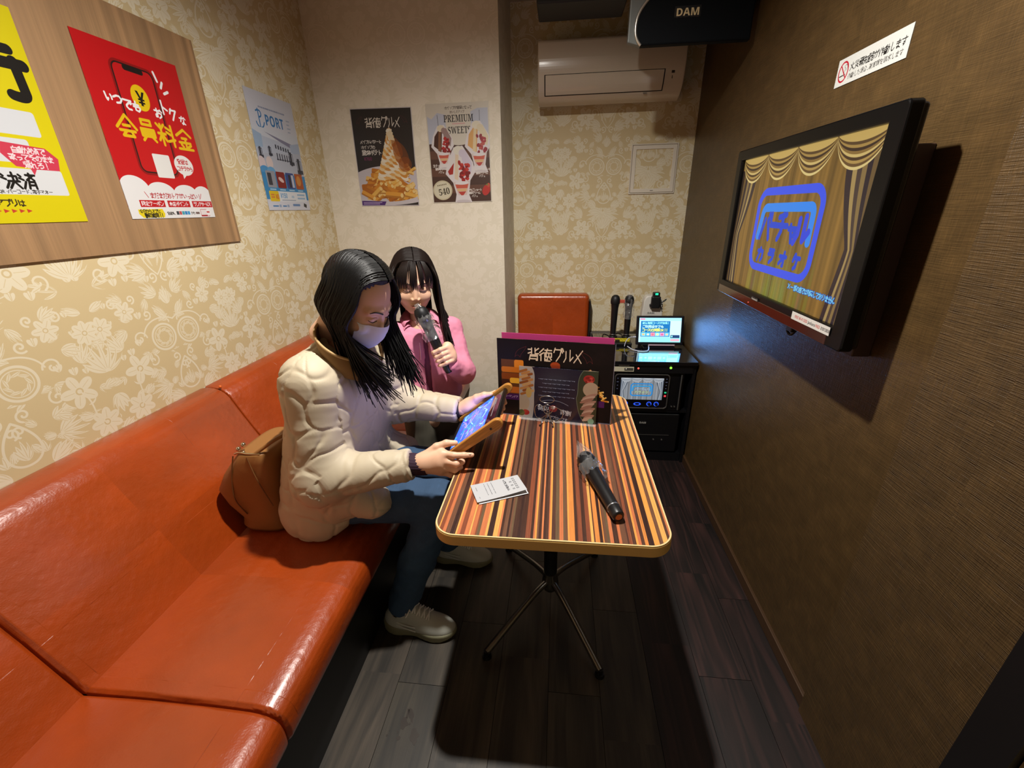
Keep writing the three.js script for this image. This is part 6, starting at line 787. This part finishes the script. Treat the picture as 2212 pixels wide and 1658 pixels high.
  const jk = part(t, 'hooded_jacket', sdfMesh(jac, [-0.82, 0.67, -1.88], [-0.33, 1.1, -1.5], 0.0056, { disp: (x, y, z) => (noise3(x * 30, y * 18, z * 30) - 0.5) * 0.01 + (noise3(x * 60, y * 90, z * 60) - 0.5) * 0.003 }), pink); jk.userData.label = 'pink hooded jacket';
  const hood = []; for (let k = 0; k < 3; k++) { const p = []; for (let i = 0; i <= 20; i++) { const a = -2.2 + 4.4 * i / 20; const f = -Math.cos(a), l = Math.sin(a); const r = 0.075 - k * 0.006; p.push(V(-0.578 + (fw.x * f + lf.x * l) * r, 1.035 + 0.02 * k + 0.02 * Math.cos(a), -1.715 + (fw.z * f + lf.z * l) * r)); } hood.push(taperTube(p, 0.024, 0.02, 30, 8)); } part(jk, 'hood', merge(hood), pink);
  part(jk, 'pocket_flap', (() => { const g = rb(0.075, 0.008, 0.006, 0.002); g.rotateY(0.4); g.translate(-0.60, 0.785, -1.602); return g; })(), pink); part(jk, 'drawstring', tube([[-0.565, 1.0, -1.63], [-0.562, 0.96, -1.622], [-0.563, 0.93, -1.618]], 0.003, 12, 6), M(0xe8a8ba, 0.7));
  part(t, 'inner_shirt', sdfMesh(bonesF([[-0.578, 1.0, -1.71, -0.578, 0.74, -1.71, 0.068, 0.08]], 0.02), [-0.7, 0.62, -1.82], [-0.46, 1.1, -1.6], 0.009), M(0x7c3f58, 0.85));
  part(t, 'trousers', sdfMesh((x, y, z) => smax(bonesF([[-0.615, 0.68, -1.69, -0.617, 0.1, -1.68, 0.078, 0.055], [-0.512, 0.68, -1.735, -0.508, 0.1, -1.73, 0.078, 0.055]], 0.02)(x, y, z), 0.06 - y, 0.004), [-0.73, 0.03, -1.86], [-0.4, 0.76, -1.58], 0.008, { disp: (x, y, z) => (noise3(x * 20, y * 14, z * 20) - 0.5) * 0.012 }), M(0x5a564a, 0.9)).userData.label = 'grey olive trousers';
  shoe(t, [-0.595, 0.001, -1.65], -1.1, 0.8, M(0xb0a8a0, 0.5), M(0x6a6660, 0.6)); shoe(t, [-0.495, 0.001, -1.70], -1.1, 0.8, M(0xb0a8a0, 0.5), M(0x6a6660, 0.6));
  const top = m0.clone().add(md); microphone('microphone', 'black microphone in clear plastic held by the girl', m0.toArray(), top.toArray(), bagGeo(0.037, 0.15, 0.3, [-0.006, 0.004, 0.0], 2), { cap: new THREE.MeshStandardMaterial({ color: 0x0a0a14, emissive: 0x3a2cff, emissiveIntensity: 1.0 }) });
}
scene.traverse((o) => { if (o.isMesh) { o.castShadow = true; o.receiveShadow = true; } });
renderer.render(scene, camera);
